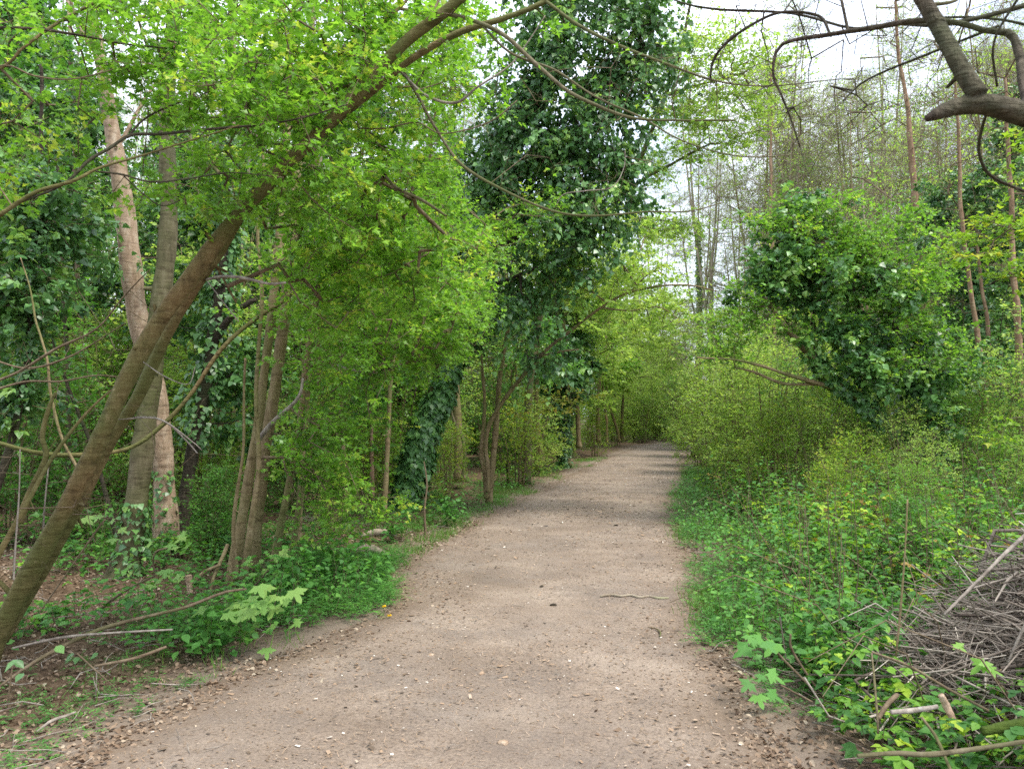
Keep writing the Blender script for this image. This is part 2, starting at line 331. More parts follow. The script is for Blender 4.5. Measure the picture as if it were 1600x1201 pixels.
class Plant:
    """a thing with a trunk, limbs, fine branches and a crown"""
    def __init__(s, name, loc, label=None, cat='tree', group=None):
        s.loc = np.asarray(loc, float); s.root = tag(empty(name, loc), label, cat, group)
        s.nodes = []; s.plen = []
    def stem(s, W, mat, name='trunk', k=12, n=None, jit=.0, knots=0, skel=True, flare=0):
        """W (k,4) world points with radius"""
        L = np.sum(np.linalg.norm(np.diff(W[:, :3], axis=0), axis=1))
        n = n or int(np.clip(L/.06, 8*(len(W)-1) if len(W) < 12 else 60, 110))
        Q = spline(W, n); P = Q[:, :3].copy(); r = np.maximum(Q[:, 3], .001)
        if jit:
            ph = rng.uniform(0, 6, 6); u = np.linspace(0, L, n)
            for ax in range(3): P[:, ax] += jit*(np.sin(u*3.1+ph[ax])+.5*np.sin(u*7.3+ph[ax+3]))*np.linspace(.2, 1, n)
        rr = r*(1+.06*np.sin(np.linspace(0, L, n)*9+rng.uniform(0, 6))+rng.normal(0, .02, n))
        if flare: rr *= 1+flare*np.exp(-np.linspace(0, L, n)/.16)
        mb = MB(); mb.tubes(P[None], rr[None], k)
        if k >= 10:                                 # uneven cross section
            v = mb.v[0].reshape(n+2, k, 3)[1:-1]; a = np.arange(k)*2*np.pi/k; u = np.linspace(0, L, n)[:, None]
            wv = 1+.05*np.sin(2*a[None]+u*1.3+1)+.035*np.sin(3*a[None]-u*2.1)+.015*rng.normal(size=(n, k))
            if flare: wv += flare*.35*np.exp(-u/.25)*np.sin(4*a[None]+1.2)
            mb.v[0].reshape(n+2, k, 3)[1:-1] = P[:, None]+(v-P[:, None])*wv[..., None]
        for _ in range(knots):                      # small snapped side stubs
            i = rng.integers(n//6, n-2); d = unit(rnd(1)[0]+np.array([0, 0, .2])); p = P[i]+d*rr[i]*.7
            ln = rng.uniform(.04, .12)
            mb.tubes(np.stack([p, p+d*ln*.5, p+d*ln])[None], np.array([[rr[i]*.34, rr[i]*.26, rr[i]*.2]]), 6)
        o = mb.build(name, mat, s.root, True, s.loc)
        if skel:
            for p in P[::max(1, n//40)]: s.nodes.append(p); s.plen.append(0.)
        s.last = (P, rr)
        return o
    def grow(s, A, mat_tw, mat_leaf, r0=.0022, rmax=.03, tw=4, twl=.22, nl=6, lsz=.045, kind='tri3', flat=.35, up=.0, droop=.0,
             zfrom=None, tonespread=.25, bare=0, step=.35, names=('branches', 'crown'), lvar=.42, k=4, nup=1.0, wood=None, tonebase=0., leafy=1.0, pref=.25):
        base = np.array(s.nodes); pl = np.zeros(len(base))
        nodes = np.vstack([base, np.zeros((len(A)*6+50, 3))]); plen = np.r_[pl, np.zeros(len(A)*6+50)]
        par = np.full(len(nodes), -1); n = len(base); n0 = n
        if zfrom is not None: plen[:n0] += np.where(base[:, 2] < zfrom, 3., 0)
        d0 = np.min(np.linalg.norm(A[:, None]-base[None], axis=2), axis=1)
        endi = []; A = A[np.argsort(d0)]
        for a in A:
            d = np.linalg.norm(nodes[:n]-a, axis=1); i = int(np.argmin(d+pref*plen[:n])); L = d[i]
            ns = int(min(5, max(1, L/step))); p0 = nodes[i]; prev = i
            for q in range(1, ns+1):
                if n >= len(nodes)-1: break
                p = p0+(a-p0)*q/ns
                if q < ns: p = p+rnd(1, L*.05)[0]+np.array([0, 0, .10*L*math.sin(math.pi*q/ns)*(1 if up >= 0 else -1)])
                nodes[n] = p; par[n] = prev; plen[n] = plen[prev]+L/ns; prev = n; n += 1
            endi.append(prev)
        wt = np.zeros(n); wt[endi] += 1
        for i in range(n-1, n0-1, -1):
            if par[i] >= n0: wt[par[i]] += wt[i]
        rad = np.minimum(r0*np.maximum(wt, 1)**.55, rmax)
        idx = np.arange(n0, n); pa = par[idx]
        ra = np.where(pa >= n0, np.minimum(rad[pa], rad[idx]*1.4), rad[idx]*1.3)
        mb = MB()
        P = np.stack([nodes[pa], nodes[idx]], 1); Rr = np.stack([ra, rad[idx]], 1)
        big = rad[idx] > .008
        mb.tubes(P[big], Rr[big], 7); mb.tubes(P[~big], Rr[~big], k)
        E = nodes[endi]; ep = par[endi]; ed = unit(E-nodes[ep])
        # twiglets
        ne = len(E); q = np.repeat(np.arange(ne), tw); m = len(q)
        dr = rnd(m); dr[:, 2] *= flat; dr = unit(dr)*1.0+ed[q]*.55; dr[:, 2] += up-droop*0.5; dr = unit(dr)
        ln = twl*rng.uniform(.5, 1.25, m)
        p0 = E[q]-ed[q]*rng.uniform(0, .6*twl, (m, 1)); p1 = p0+dr*ln[:, None]*.5+rnd(m, .012); p2 = p0+dr*ln[:, None]+rnd(m, .02)
        p2[:, 2] += (up*.3-droop)*ln*.4
        rt = np.full(m, r0*.62); mb.tubes(np.stack([p0, p1, p2], 1), np.stack([rt*1.2, rt, rt*.6], 1), 3)
        mb.build(names[0], mat_tw, s.root, True, s.loc)
        if nl <= 0: return E
        et = rng.normal(0, tonespread, ne)
        keep = rng.random(m) < leafy
        qi = np.repeat(np.nonzero(keep)[0], nl); c = len(qi)
        t = rng.uniform(.15, 1.02, c)[:, None]
        pos = np.where(t < .5, p0[qi]+(p1[qi]-p0[qi])*t*2, p1[qi]+(p2[qi]-p1[qi])*(t*2-1))
        dd = dr[qi]; side = unit(np.cross(dd, np.array([0, 0, 1.])+rnd(c, .3)))*rng.choice([-1, 1], c)[:, None]
        D = dd*.6+side*rng.uniform(.3, 1.1, (c, 1))+rnd(c, .25); D[:, 2] -= droop
        N = rnd(c, .55); N[:, 2] += nup
        pos = pos+unit(D)*.012
        S = lsz*np.clip(rng.normal(1, lvar, c), .4, 1.8)
        tone = np.clip(.45+tonebase+et[q[qi]]+rng.normal(0, .16, c), 0, 1)
        ml = MB(); ml.leaves(pos, D, N, S, kind, tone, .15)
        ml.build(names[1], mat_leaf, s.root, False, s.loc)
        return E
    def ivy(s, W, thick, dens, lsz=.06, mat=None, name='ivy', tone=.4, stems=0):
        """ivy leaves clothing a traced stem; thick = shell depth in metres"""
        L = np.sum(np.linalg.norm(np.diff(W[:, :3], axis=0), axis=1)); c = int(dens*L)
        n = 60; Q = spline(W, n); u = rng.uniform(0, n-1.01, c); i = u.astype(int); fr = (u-i)[:, None]
        P = Q[i]*(1-fr)+Q[i+1]*fr; T = unit(Q[i+1, :3]-Q[i, :3])
        o = rnd(c); o -= T*np.sum(o*T, 1, keepdims=True); o = unit(o)
        lump = .55+.45*np.sin(u*.9+o[:, 0]*3)*np.cos(u*.37+o[:, 1]*4)
        rr = P[:, 3]+thick*lump*rng.uniform(.1, 1.15, c)**.7
        pos = P[:, :3]+o*rr[:, None]
        D = o*.5+np.array([0, 0, -.9])+rnd(c, .35); N = o+np.array([0, 0, .5])+rnd(c, .3)
        ml = MB(); ml.leaves(pos, D, N, lsz*np.clip(rng.normal(1, .3, c), .4, 1.7), 'ivy', np.clip(rng.normal(tone, .22, c), 0, 1), .1)
        return ml.build(name, mat or M['ivy'], s.root, False, s.loc)
def blob_pts(blobs, n):
    """blobs (px,py,Y,rx_px,ry_px,rdepth_m,weight) -> n points inside"""
    w_ = np.array([b[6] if len(b) > 6 else b[3]*b[4]*(b[2]**2) for b in blobs], float); w_ /= w_.sum()
    out = []
    for b, c in zip(blobs, rng.multinomial(n, w_)):
        d = unit(rnd(c))*rng.random((c, 1))**(1/3.)
        for e in d:
            Y = b[2]+e[1]*b[5]; p = at(b[0]+e[0]*b[3], b[1]+e[2]*b[4], Y)
            if p[2] > H(p[0], p[1])+.05: out.append(p)
    return np.array(out)

# ---------------------------------------------------------------- ground and path
def axis(lo, flo, fhi, hi, fine, coarse):
    a = [flo]; s = fine
    while a[-1] > lo: s *= 1.14; a.append(a[-1]-min(s, coarse))
    a = a[::-1]; b = list(np.arange(flo+fine, fhi, fine)); c = [fhi]; s = fine
    while c[-1] < hi: s *= 1.14; c.append(c[-1]+min(s, coarse))
    return np.array(a+b+c)
gxs = axis(-400, -7, 10, 400, .14, 30); gys = axis(-300, 2, 24, 600, .14, 30)
def gridmesh(X, Y, Z, name, mat, attr, aval):
    ny, nx = X.shape
    v = np.stack([X, Y, Z], -1).reshape(-1, 3).astype(np.float32)
    i = (np.arange(ny-1)[:, None]*nx+np.arange(nx-1)[None]).ravel()
    q = np.stack([i, i+1, i+nx+1, i+nx], -1).astype(np.int32)
    me = bpy.data.meshes.new(name); me.vertices.add(len(v)); me.vertices.foreach_set('co', v.ravel())
    me.loops.add(q.size); me.loops.foreach_set('vertex_index', q.ravel())
    me.polygons.add(len(q)); me.polygons.foreach_set('loop_start', np.arange(len(q), dtype=np.int32)*4)
    try: me.polygons.foreach_set('loop_total', np.full(len(q), 4, np.int32))
    except Exception: pass
    a = me.attributes.new(attr, 'FLOAT', 'POINT'); a.data.foreach_set('value', aval.ravel().astype(np.float32))
    me.update(calc_edges=True); me.polygons.foreach_set('use_smooth', np.ones(len(q), bool)); me.materials.append(mat)
    o = bpy.data.objects.new(name, me); COL.objects.link(o); return tag(o, kind='structure')
GX, GY = np.meshgrid(gxs, gys)
gd = pdist(GX, GY)
gr = gridmesh(GX, GY, H(GX, GY), 'ground', M['soil'], 'dirt', 1-sm(gd, .0, .75))
gr['label'] = 'brown woodland soil under the leaf litter'
py_ = np.concatenate([np.arange(-14, 2, .4), np.arange(2, 26, .07), np.arange(26, 60, .3)]); pu = np.linspace(0, 1, 41)
PL = el(py_)+wob(py_, .4); PR = er(py_)+wob(py_, 2.2)
PX = PL[:, None]+(PR-PL)[:, None]*pu[None]; PY = np.repeat(py_[:, None], 41, 1)
edge = np.minimum(PX-PL[:, None], PR[:, None]-PX)
PZ = H(PX, PY)+.005+.010*sm(edge, 0, .3)+.004*np.sin(5*PX+2*PY)*sm(edge, .1, .4)
pa_ = gridmesh(PX, PY, PZ, 'path', M['path'], 'edge', 1-sm(edge, .0, .5))
pa_['label'] = 'beige trodden earth path through the wood'

# ---------------------------------------------------------------- trees to copy in the background
def proto_points(h0, h1, r, n, top=.35, cx=0, cy=0, flat=1.0, clump=4):
    c = max(3, n//clump); u = rng.random(c); z = h0+(h1-h0)*u; rr = r*np.sin(np.pi*np.clip(u*.85+.12, 0, 1))**.7*rng.random(c)**.45
    a = rng.uniform(0, 2*np.pi, c)
    C = np.stack([cx+rr*np.cos(a), cy+rr*np.sin(a), z], -1)
    return C[rng.integers(0, c, n)]+rnd(n)*np.array([.28, .28, .16])*max(1, r/2.2)*flat
def straight(h, r, lean=.3, bend=.25, base=(0, 0)):
    a = rng.uniform(0, 6.28); u = np.linspace(0, 1, 7)
    P = np.stack([base[0]+math.cos(a)*lean*u*h*.12+bend*np.sin(u*4+a), base[1]+math.sin(a)*lean*u*h*.12+bend*np.cos(u*3.3+a)-bend*math.cos(a), u*h-.05], -1)
    P[:, 0] -= P[0, 0]-base[0]; P[:, 1] -= P[0, 1]-base[1]
    return np.c_[P, r*(1-u*.82)]
def copy_tree(root):
    c = root.copy(); COL.objects.link(c)
    for k in root.children:
        d = k.copy(); COL.objects.link(d); d.parent = c
    return c
def p_bare(h, col):
    t = Plant('bare_tree', (0, 0, 0)); t.stem(straight(h, .10, .5), M[col], k=8, n=30); t.last0 = t.last
    for _ in range(3):
        z = rng.uniform(.35, .6)*h; a = rng.uniform(0, 6.28); q = t.nodes[int(40*z/h*.7)]
        d = np.array([math.cos(a), math.sin(a), 0]); L = h*.45
        W = np.array([[*q, .06], [*(q+d*.6+[0, 0, L*.3]), .05], [*(q+d*1.0+[0, 0, L*.7]), .03], [*(q+d*1.2+[0, 0, L]), .012]])
        t.stem(W, M[col], 'branch', 6, 14)
    t.grow(proto_points(h*.22, h*1.02, 2.6, 620, clump=2), M['b_far'], M['lime'], r0=.0045, rmax=.05, tw=6, twl=.95, nl=3, lsz=.06, flat=.6, up=.5, leafy=.6, kind='diamond', step=.7, k=3, names=('branches', 'crown'))
    return t
def p_leafy(h, leaf, col, r=2.6, n=520, low=.16):
    t = Plant('leafy_tree', (0, 0, 0)); t.stem(straight(h*.92, .09, .8, .3), M[col], k=8, n=30)
    for _ in range(2):
        a = rng.uniform(0, 6.28); q = t.nodes[rng.integers(8, 20)]; d = np.array([math.cos(a), math.sin(a), 0])
        t.stem(np.array([[*q, .045], [*(q+d*.7+[0, 0, .9]), .035], [*(q+d*1.5+[0, 0, 2.2]), .015]]), M[col], 'branch', 6, 12)
    t.grow(proto_points(h*low, h, r, n), M['b_twig'], M[leaf], r0=.004, tw=5, twl=.34, nl=6, lsz=.072, flat=.35, kind='diamond', k=3, step=.5)
    return t
def p_ivy(h):
    t = Plant('ivy_clad_tree', (0, 0, 0)); W = straight(h, .15, .6); t.stem(W, M['b_dark'], k=8, n=30)
    t.ivy(W, .32, 620, .095)
    t.grow(proto_points(h*.35, h*1.0, 1.7, 300, clump=5), M['b_dark'], M['ivy'], r0=.004, tw=6, twl=.36, nl=9, lsz=.078, flat=.8, droop=.5, kind='ivy', k=3, step=.5)
    return t
def p_shrub(h, leaf, n=260, name='shrub', lsz=.045, stems=9, leafy=.9):
    t = Plant(name, (0, 0, 0))
    for i in range(stems):
        a = rng.uniform(0, 6.28); q = rng.uniform(.02, .25); o = rng.uniform(.3, .9)
        d = np.array([math.cos(a), math.sin(a), 0])
        W = np.array([[*(d*q), .016], [*(d*(q+.12*o)+[0, 0, h*.4]), .012], [*(d*(q+o*.6)+[0, 0, h*.75]), .008], [*(d*(q+o)+[0, 0, h*rng.uniform(.8, 1.05)]), .003]])
        t.stem(W, M['b_tan' if i % 3 else 'b_twig'], 'stem', 5, 12)
    t.grow(proto_points(h*.08, h, .95, n, clump=3), M['b_twig'], M[leaf], r0=.002, tw=5, twl=.30, nl=6, lsz=lsz, flat=.6, up=.25, leafy=leafy, kind='diamond', k=3, names=('twigs', 'leaves'))
    return t
BARE = [p_bare(17, 'b_far'), p_bare(15, 'b_tan'), p_bare(19, 'b_far')]
_P, _r = BARE[0].last0; BARE[0].ivy(np.c_[_P, _r][2:22:3], .15, 420, .09, M['mid'])
LEAFY = [p_leafy(9, 'lime', 'b_tan'), p_leafy(8, 'mid', 'b_grey', 2.4), p_leafy(10, 'bright', 'b_tan', 2.8)]
IVYT = [p_ivy(11), p_ivy(9)]
SHRUB = [p_shrub(3.2, 'lime'), p_shrub(2.6, 'mid'), p_shrub(3.6, 'bright', 300), p_shrub(2.3, 'yellow', 200)]
LEAFY += [p_leafy(9, 'lime', 'b_far', 3.0, 600, .08)]
SHRUB += [p_shrub(3.0, 'mid', 420, lsz=.06), p_shrub(4.2, 'lime', 460, lsz=.055)]
def p_slim(h, leaf, col, n=190):
    t = Plant('slim_tree', (0, 0, 0)); t.stem(straight(h, .055, .7, .3), M[col], k=7, n=34)
    a = rng.uniform(0, 6.28); q = t.nodes[10]; d = np.array([math.cos(a), math.sin(a), 0])
    t.stem(np.array([[*q, .03], [*(q+d*.5+[0, 0, h*.2]), .025], [*(q+d*.9+[0, 0, h*.5]), .01]]), M[col], 'branch', 6, 14)
    t.grow(proto_points(h*.2, h, 1.5, n, clump=2), M['b_twig'], M[leaf], r0=.003, rmax=.03, tw=4, twl=.5, nl=5, lsz=.05, flat=.5, up=.3, leafy=.6, kind='diamond', k=3, step=.5)
    return t
SLIM = [p_slim(8, 'lime', 'b_orange'), p_slim(9.5, 'lime', 'b_tan'), p_slim(7, 'bright', 'b_tan'), p_slim(10, 'mid', 'b_far')]
used = set(); placed = []
def place(pool, i, px, Y, s=1.0, rz=None, fam=None, x=None):
    t = pool[i % len(pool)]; key = id(t)
    r = t.root if key not in used else copy_tree(t.root); used.add(key)
    X = (px-800)/F*Y if x is None else x
    d = float(pdist(X, Y))
    r.location = (X, Y, float(H(X, Y))-.03); r.rotation_euler = (rng.normal(0, .02), rng.normal(0, .02), rng.uniform(0, 6.28) if rz is None else rz)
    r.scale = (s*rng.uniform(.9, 1.1),)*2+(s*rng.uniform(.92, 1.1),)
    placed.append((fam, px, Y, r, i % len(pool)))
    return r
# tall bare trees, right of the path and beyond it
for px, Y, i, s in [(1085,46,0,1.05),(1130,38,2,.95),(1165,52,1,1.1),(1205,42,0,1),(1240,34,2,1.0),(1275,50,0,1.1),(1310,40,2,1),(1345,33,1,.95),(1375,46,0,1.1),(1405,36,2,1),(1440,48,0,1.1),(1475,31,1,.9),(1510,42,2,1.05),(1545,34,0,1),(1585,44,2,1.1),(1625,33,1,1),(1670,40,0,1),(1040,62,2,1.1),(1000,70,0,1.2),(1110,66,0,1.2),(1225,62,2,1.2),(1330,60,0,1.2),(1430,64,2,1.25),(1540,60,0,1.2)]:
    place(BARE, i, px, Y, s, fam='bareR')
for px, Y, i, s in [(-90,30,0,.9),(40,27,2,.9),(95,36,0,.95),(150,30,1,.9),(205,40,2,1),(300,34,0,1),(390,42,2,1),(480,38,0,1),(570,46,2,1),(660,42,0,1),(760,52,2,1.1),(860,60,0,1.1),(940,66,2,1.1)]:
    place(BARE, i, px, Y, s, fam='bareL')
# leafy trees behind the left side
for px, Y, i, s in [(-160,14,1,.9),(-60,19,0,.9),(30,16,1,.8),(110,24,1,.9),(190,20,2,.75),(330,19,1,.85),(420,25,0,.9),(480,16,1,.75),(560,22,2,.8),(640,27,0,.9),(610,18,1,.7),(720,24,1,.85),(800,31,0,.9),(850,38,2,.9),(900,48,0,.95),(940,58,2,1)]:
    place(LEAFY, i, px, Y, s, fam='leafL')
for px, Y, i, s in [(1120,30,0,.62),(1190,27,2,.6),(1260,24,0,.55),(1330,22,1,.55),(1400,25,0,.6),(1480,21,2,.55),(1560,24,0,.6),(1640,20,1,.65),(1040,72,2,.9),(985,74,0,1)]:
    place(LEAFY, i, px, Y, s, fam='leafR')
for px, Y, i, s in [(-20,12.5,0,.8),(70,15,1,.95),(250,24,0,.9),(330,14.5,1,.75),(540,17,0,.85),(880,24,1,.62)]:
    place(IVYT, i, px, Y, s, fam='ivyL')
for px, Y, i, s in [(1500,17,0,.62),(1570,15,1,.75),(1450,26,0,.75),(1620,18,0,.85),(1340,30,1,.8),(1280,34,0,.75)]:
    place(IVYT, i, px, Y, s, fam='ivyR')
# shrubs along both sides of the path
for px, Y, i, s in [(-150,9,1,.9),(-60,12,1,1),(60,14,0,.9),(130,12.5,1,.8),(20,9.5,1,.7),(165,17,2,1),(300,16,1,1),(350,12.5,2,.8),(470,13,1,.75),(520,15.5,0,.8),(575,13.5,3,.6),(600,19,1,.9),(690,19,0,.9),(700,15.5,3,.55),(810,18,3,.8),(790,22,1,.9),(835,21,0,.7),(860,26,3,.8),(880,30,0,.85),(895,34,2,.8),(915,38,0,.9),(928,31,3,.6),(940,43,2,.9),(955,48,0,1),(965,40,3,.6),(975,54,2,1.1)]:
    place(SHRUB, i, px, Y, s, fam='shrubL')
for px, Y, i, s in [(1078,30,0,1.1),(1095,25,3,1.05),(1068,36,2,1.1),(1115,21.5,0,1.0),(1140,18.5,3,1.05),(1130,24,0,1.15),(1165,21,2,1.1),(1180,17,0,1),(1205,19.5,3,1.1),(1225,16,1,.9),(1265,18,0,1),(1300,16,3,.9),(1350,17,1,.9),(1400,15.5,0,.9),(1450,16,2,.8),(1500,14.5,1,.8),(1550,13,0,.7),(1270,12.2,0,.62),(1500,12.6,2,.5),(1195,13.6,0,.75),(1235,12.8,3,.7),(1150,15.5,5,.7),(1600,12,1,.8),(1660,11,0,.9),(1062,42,0,1.2),(1058,48,2,1.2),(1062,54,0,1.3),(1035,62,0,1.5),(1000,64,2,1.4),(1020,66,5,1.5),(975,66,0,1.4),(1048,58,5,1.4)]:
    place(SHRUB, i, px, Y, s, fam='shrubR')
def scatter(pool, n, side, Y0, Y1, d0, d1, s0, s1, fam, power=1.0):
    k = 0
    for _ in range(n*4):
        if k >= n: break
        Y = Y0+(Y1-Y0)*rng.random()**power; d = d0+(d1-d0)*rng.random()
        x = float(el(Y))-d if side < 0 else float(er(Y))+d
        px = 800+x/Y*F
        if px < -350 or px > 1950: continue
        place(pool, int(rng.integers(0, len(pool))), px, Y, rng.uniform(s0, s1), fam=fam, x=x); k += 1
scatter(SHRUB, 46, -1, 11, 34, 2.2, 14, .7, 1.1, 'shrubL')
scatter(SHRUB, 44, 1, 13, 36, 1.8, 16, .7, 1.1, 'shrubR')
scatter(LEAFY, 26, -1, 16, 48, 4.5, 24, .75, 1.05, 'leafL')
scatter(LEAFY, 12, 1, 22, 36, 8, 24, .5, .75, 'leafR')
scatter(IVYT, 5, -1, 15, 34, 5, 22, .7, 1.0, 'ivyL')
scatter(BARE, 44, 1, 30, 66, 2.5, 30, .8, 1.3, 'bareR')
scatter(SLIM, 34, 1, 17, 36, 2.0, 13, .8, 1.15, 'slimR')
scatter(SLIM, 16, -1, 13, 34, 2.5, 12, .8, 1.1, 'slimL')
scatter(BARE, 12, -1, 30, 60, 4, 34, .9, 1.2, 'bareL')
for px, Y, i, s in [(1000,49,3,.8),(1060,56,3,1.0),(1035,58,3,1.1),(955,50,3,.9),(925,42,0,.8),(985,60,0,1.0),(1010,68,3,1.2)]:
    place(LEAFY, i, px, Y, s, fam='leafend')
for px, Y, i, s in [(1020,50,5,.9),(1004,46,2,.8),(990,46.5,5,.85),(972,45,0,1),(1046,50,5,.95),(1056,53,0,1.3),(1030,54,5,1.1),(1012,52,5,1.1),(955,47,5,.9)]:
    place(SHRUB, i, px, Y, s, fam='endshrub')
for px, Y, s in [(1010,60,1.3),(1022,66,1.6),(1040,70,1.5),(1060,62,1.3),(985,62,1.3),(1000,72,1.8),(1035,78,2),(1055,74,1.8),(970,70,1.6),(1075,56,1.2),(1050,66,1.5)]:
    place(SHRUB, 5 if s > 1.4 else 2, px, Y, s, fam='farshrub')
for i in range(34):                       # the far side of the wood
    Y = rng.uniform(64, 92); px = -350+i*2300/33+rng.uniform(-25, 25)
    place(LEAFY, i, px, Y, rng.uniform(1.0, 1.5), fam='far')
    place(SHRUB, (0, 2, 5)[i % 3], px+rng.uniform(-30, 30), Y-5, 1.8, fam='farshrub')
for x, Y, i, s in [(4.1,8.2,2,.30),(4.9,9.4,0,.36),(3.6,7.2,4,.26),(5.6,8.4,5,.27),(4.5,10.6,3,.5),(6.2,10.2,2,.36),(5.2,7.2,0,.3),(6.6,8.6,4,.36),(3.9,9.6,3,.42),(5.7,11.6,0,.45),(7.3,10.6,5,.34),(4.6,6.4,2,.24),(-3.3,8.9,4,.3),(-2.3,10.2,0,.3),(-3.9,10.9,2,.36)]:
    place(SHRUB, i, 800+x/Y*F, Y, s, fam='verge', x=x)
# a few trees behind the photographer's back and beyond the sides
for x, Y, pool, i, s in [(-5,-5,LEAFY,0,1),(4,-7,LEAFY,2,.9),(6.5,3,LEAFY,1,.7),(-7,2,LEAFY,2,.8)]:
    place(pool, i, 0, Y, s, fam='behind', x=x)

# ---------------------------------------------------------------- traced trees near the camera
def clump(blobs, n, per=5, sig=(.17, .17, .10)):
    C = blob_pts(blobs, max(4, n//per)); P = C[rng.integers(0, len(C), n)]+rnd(n)*np.array(sig)
    return P[P[:, 2] > H(P[:, 0], P[:, 1])+.08]

WS = .53
# 1 leaning smooth-barked tree arching over the path from the left
A = Plant('leaning_tree', at(-30, 1058, 4.9), 'smooth brown leaning tree with two stems arching from bottom left over the path', 'tree')
A.stem(px_path([(-75,1130,4.95,70),(-30,1058,4.9,62),(0,985,4.88,56),(60,870,4.8,55),(130,740,4.7,54),(200,590,4.6,53),(250,500,4.55,52),(300,432,4.5,50),(360,350,4.5,44),(410,295,4.5,42),(470,235,4.5,39),(540,165,4.5,37),(590,110,4.5,36),(640,60,4.45,35),(700,15,4.4,31),(765,-45,4.3,26)]), M['b_brown'], 'trunk', 20, 110, knots=7)
A.stem(px_path([(5,1000,4.95,30),(70,882,4.98,38),(120,792,4.95,38),(170,692,4.95,37),(215,620,4.9,36),(262,520,4.85,36),(310,440,4.8,34),(345,392,4.8,30),(410,290,4.75,28),(520,192,4.7,25),(590,135,4.65,22),(650,88,4.62,20),(720,50,4.6,18),(790,28,4.6,17),(850,3,4.6,15),(900,-35,4.6,12)]), M['b_brown'], 'trunk', 16, 110, knots=6)
def br(T, pts, w0=None, w1=None, mat='b_twig', name='branch', k=8, skel=True, knots=0, jit=.016):
    return T.stem(px_path(pts, w0, w1), M[mat], name, k, skel=skel, knots=knots, jit=jit)
br(A, [(690,20,4.42,17),(730,30,4.4,14),(770,45,4.35,13),(800,62,4.3,12),(850,105,4.2,12),(900,150,4.1,11),(980,185,4.0,9),(1060,192,3.9,7),(1140,195,3.8,5)], mat='b_grey')
br(A, [(755,42,4.38,8),(800,85,4.35,7),(870,112,4.3,7),(930,150,4.2,6),(1000,182,4.1,6),(1060,216,4.0,5),(1150,240,3.9,4),(1260,242,3.8,2.5)], mat='b_grey')
br(A, [(850,2,4.6,11),(900,38,4.5,10),(980,75,4.3,9),(1060,105,4.2,7),(1130,125,4.1,6),(1210,133,4.0,4),(1330,128,4.0,2.5)], mat='b_grey')
br(A, [(632,112,4.68,10),(655,150,4.7,9),(680,198,4.6,9),(720,258,4.5,9),(790,300,4.4,8),(860,330,4.3,7),(920,335,4.2,6),(1010,325,4.1,5),(1080,327,4.0,4),(1130,318,4.0,3)], mat='b_grey')
br(A, [(628,116,4.68,9),(665,150,4.6,8),(710,160,4.55,8),(745,135,4.5,7),(800,100,4.5,5),(830,62,4.5,4),(855,20,4.5,3)], mat='b_dead')
br(A, [(868,322,4.3,3),(880,303,4.25,3),(915,297,4.2,3),(955,292,4.2,3),(975,265,4.2,2.5),(980,240,4.2,2)], mat='b_dead')
br(A, [(600,275,4.8,9),(620,295,4.8,9),(660,312,4.8,9),(700,333,4.8,8)], mat='b_grey')
br(A, [(322,437,4.8,10),(345,434,4.7,9),(375,437,4.6,9),(420,447,4.5,8),(450,443,4.45,7)], mat='b_dead')
br(A, [(325,440,4.75,4),(350,470,4.7,4),(380,505,4.7,3)], mat='b_dead')
br(A, [(560,200,4.7,5),(600,199,4.6,5),(650,190,4.5,4),(690,208,4.4,4),(760,192,4.3,4),(810,160,4.3,3)], mat='b_twig')
br(A, [(610,95,4.5,9),(640,55,4.6,8),(670,25,4.7,7),(700,-20,4.8,6)], mat='b_twig')
br(A, [(548,90,4.7,12),(590,45,4.8,11),(625,10,4.9,10),(650,-20,5,9)], mat='b_brown')
br(A, [(215,560,4.6,3),(255,590,4.4,3),(290,600,4.3,3),(300,570,4.3,2)], mat='b_dead')
br(A, [(185,655,4.7,3),(235,652,4.5,4),(262,662,4.45,4),(300,700,4.4,3),(308,710,4.4,2)], mat='b_dead')
br(A, [(335,410,4.9,6),(360,450,5,6),(375,475,5,5)], mat='b_brown')
A.grow(clump([(470,210,4.6,110,120,.8),(560,90,4.8,130,90,.8),(430,120,4.9,80,80,.8),(560,270,4.9,110,100,.8),(470,330,5.4,50,50,.4),(520,430,5.6,80,80,.5),(620,200,5.2,70,100,.6),(700,60,5.3,70,60,.6),(640,400,5.6,80,80,.6),(450,20,4.9,200,50,.8),(350,240,5.4,50,30,.3)], 700, 5), M['b_twig'], M['bright'], r0=.0016, rmax=.012, tw=5, twl=.17, nl=10, lsz=.033, step=.25, tonebase=.12, pref=.12, flat=.4)

A.nodes = A.nodes[80:]; A.plen = A.plen[80:]
A.grow(clump([(900,120,4.3,130,80,.5),(1050,160,4.0,120,60,.4),(780,180,4.5,120,90,.5),(900,290,4.3,140,50,.4),(720,120,4.6,70,80,.4)], 110, 2), M['b_twig'], M['bright'], r0=.0009, rmax=.004, tw=3, twl=.16, nl=2, leafy=.25, lsz=.025, step=.2, pref=.35, names=('fine_twigs', 'opening_leaves'))

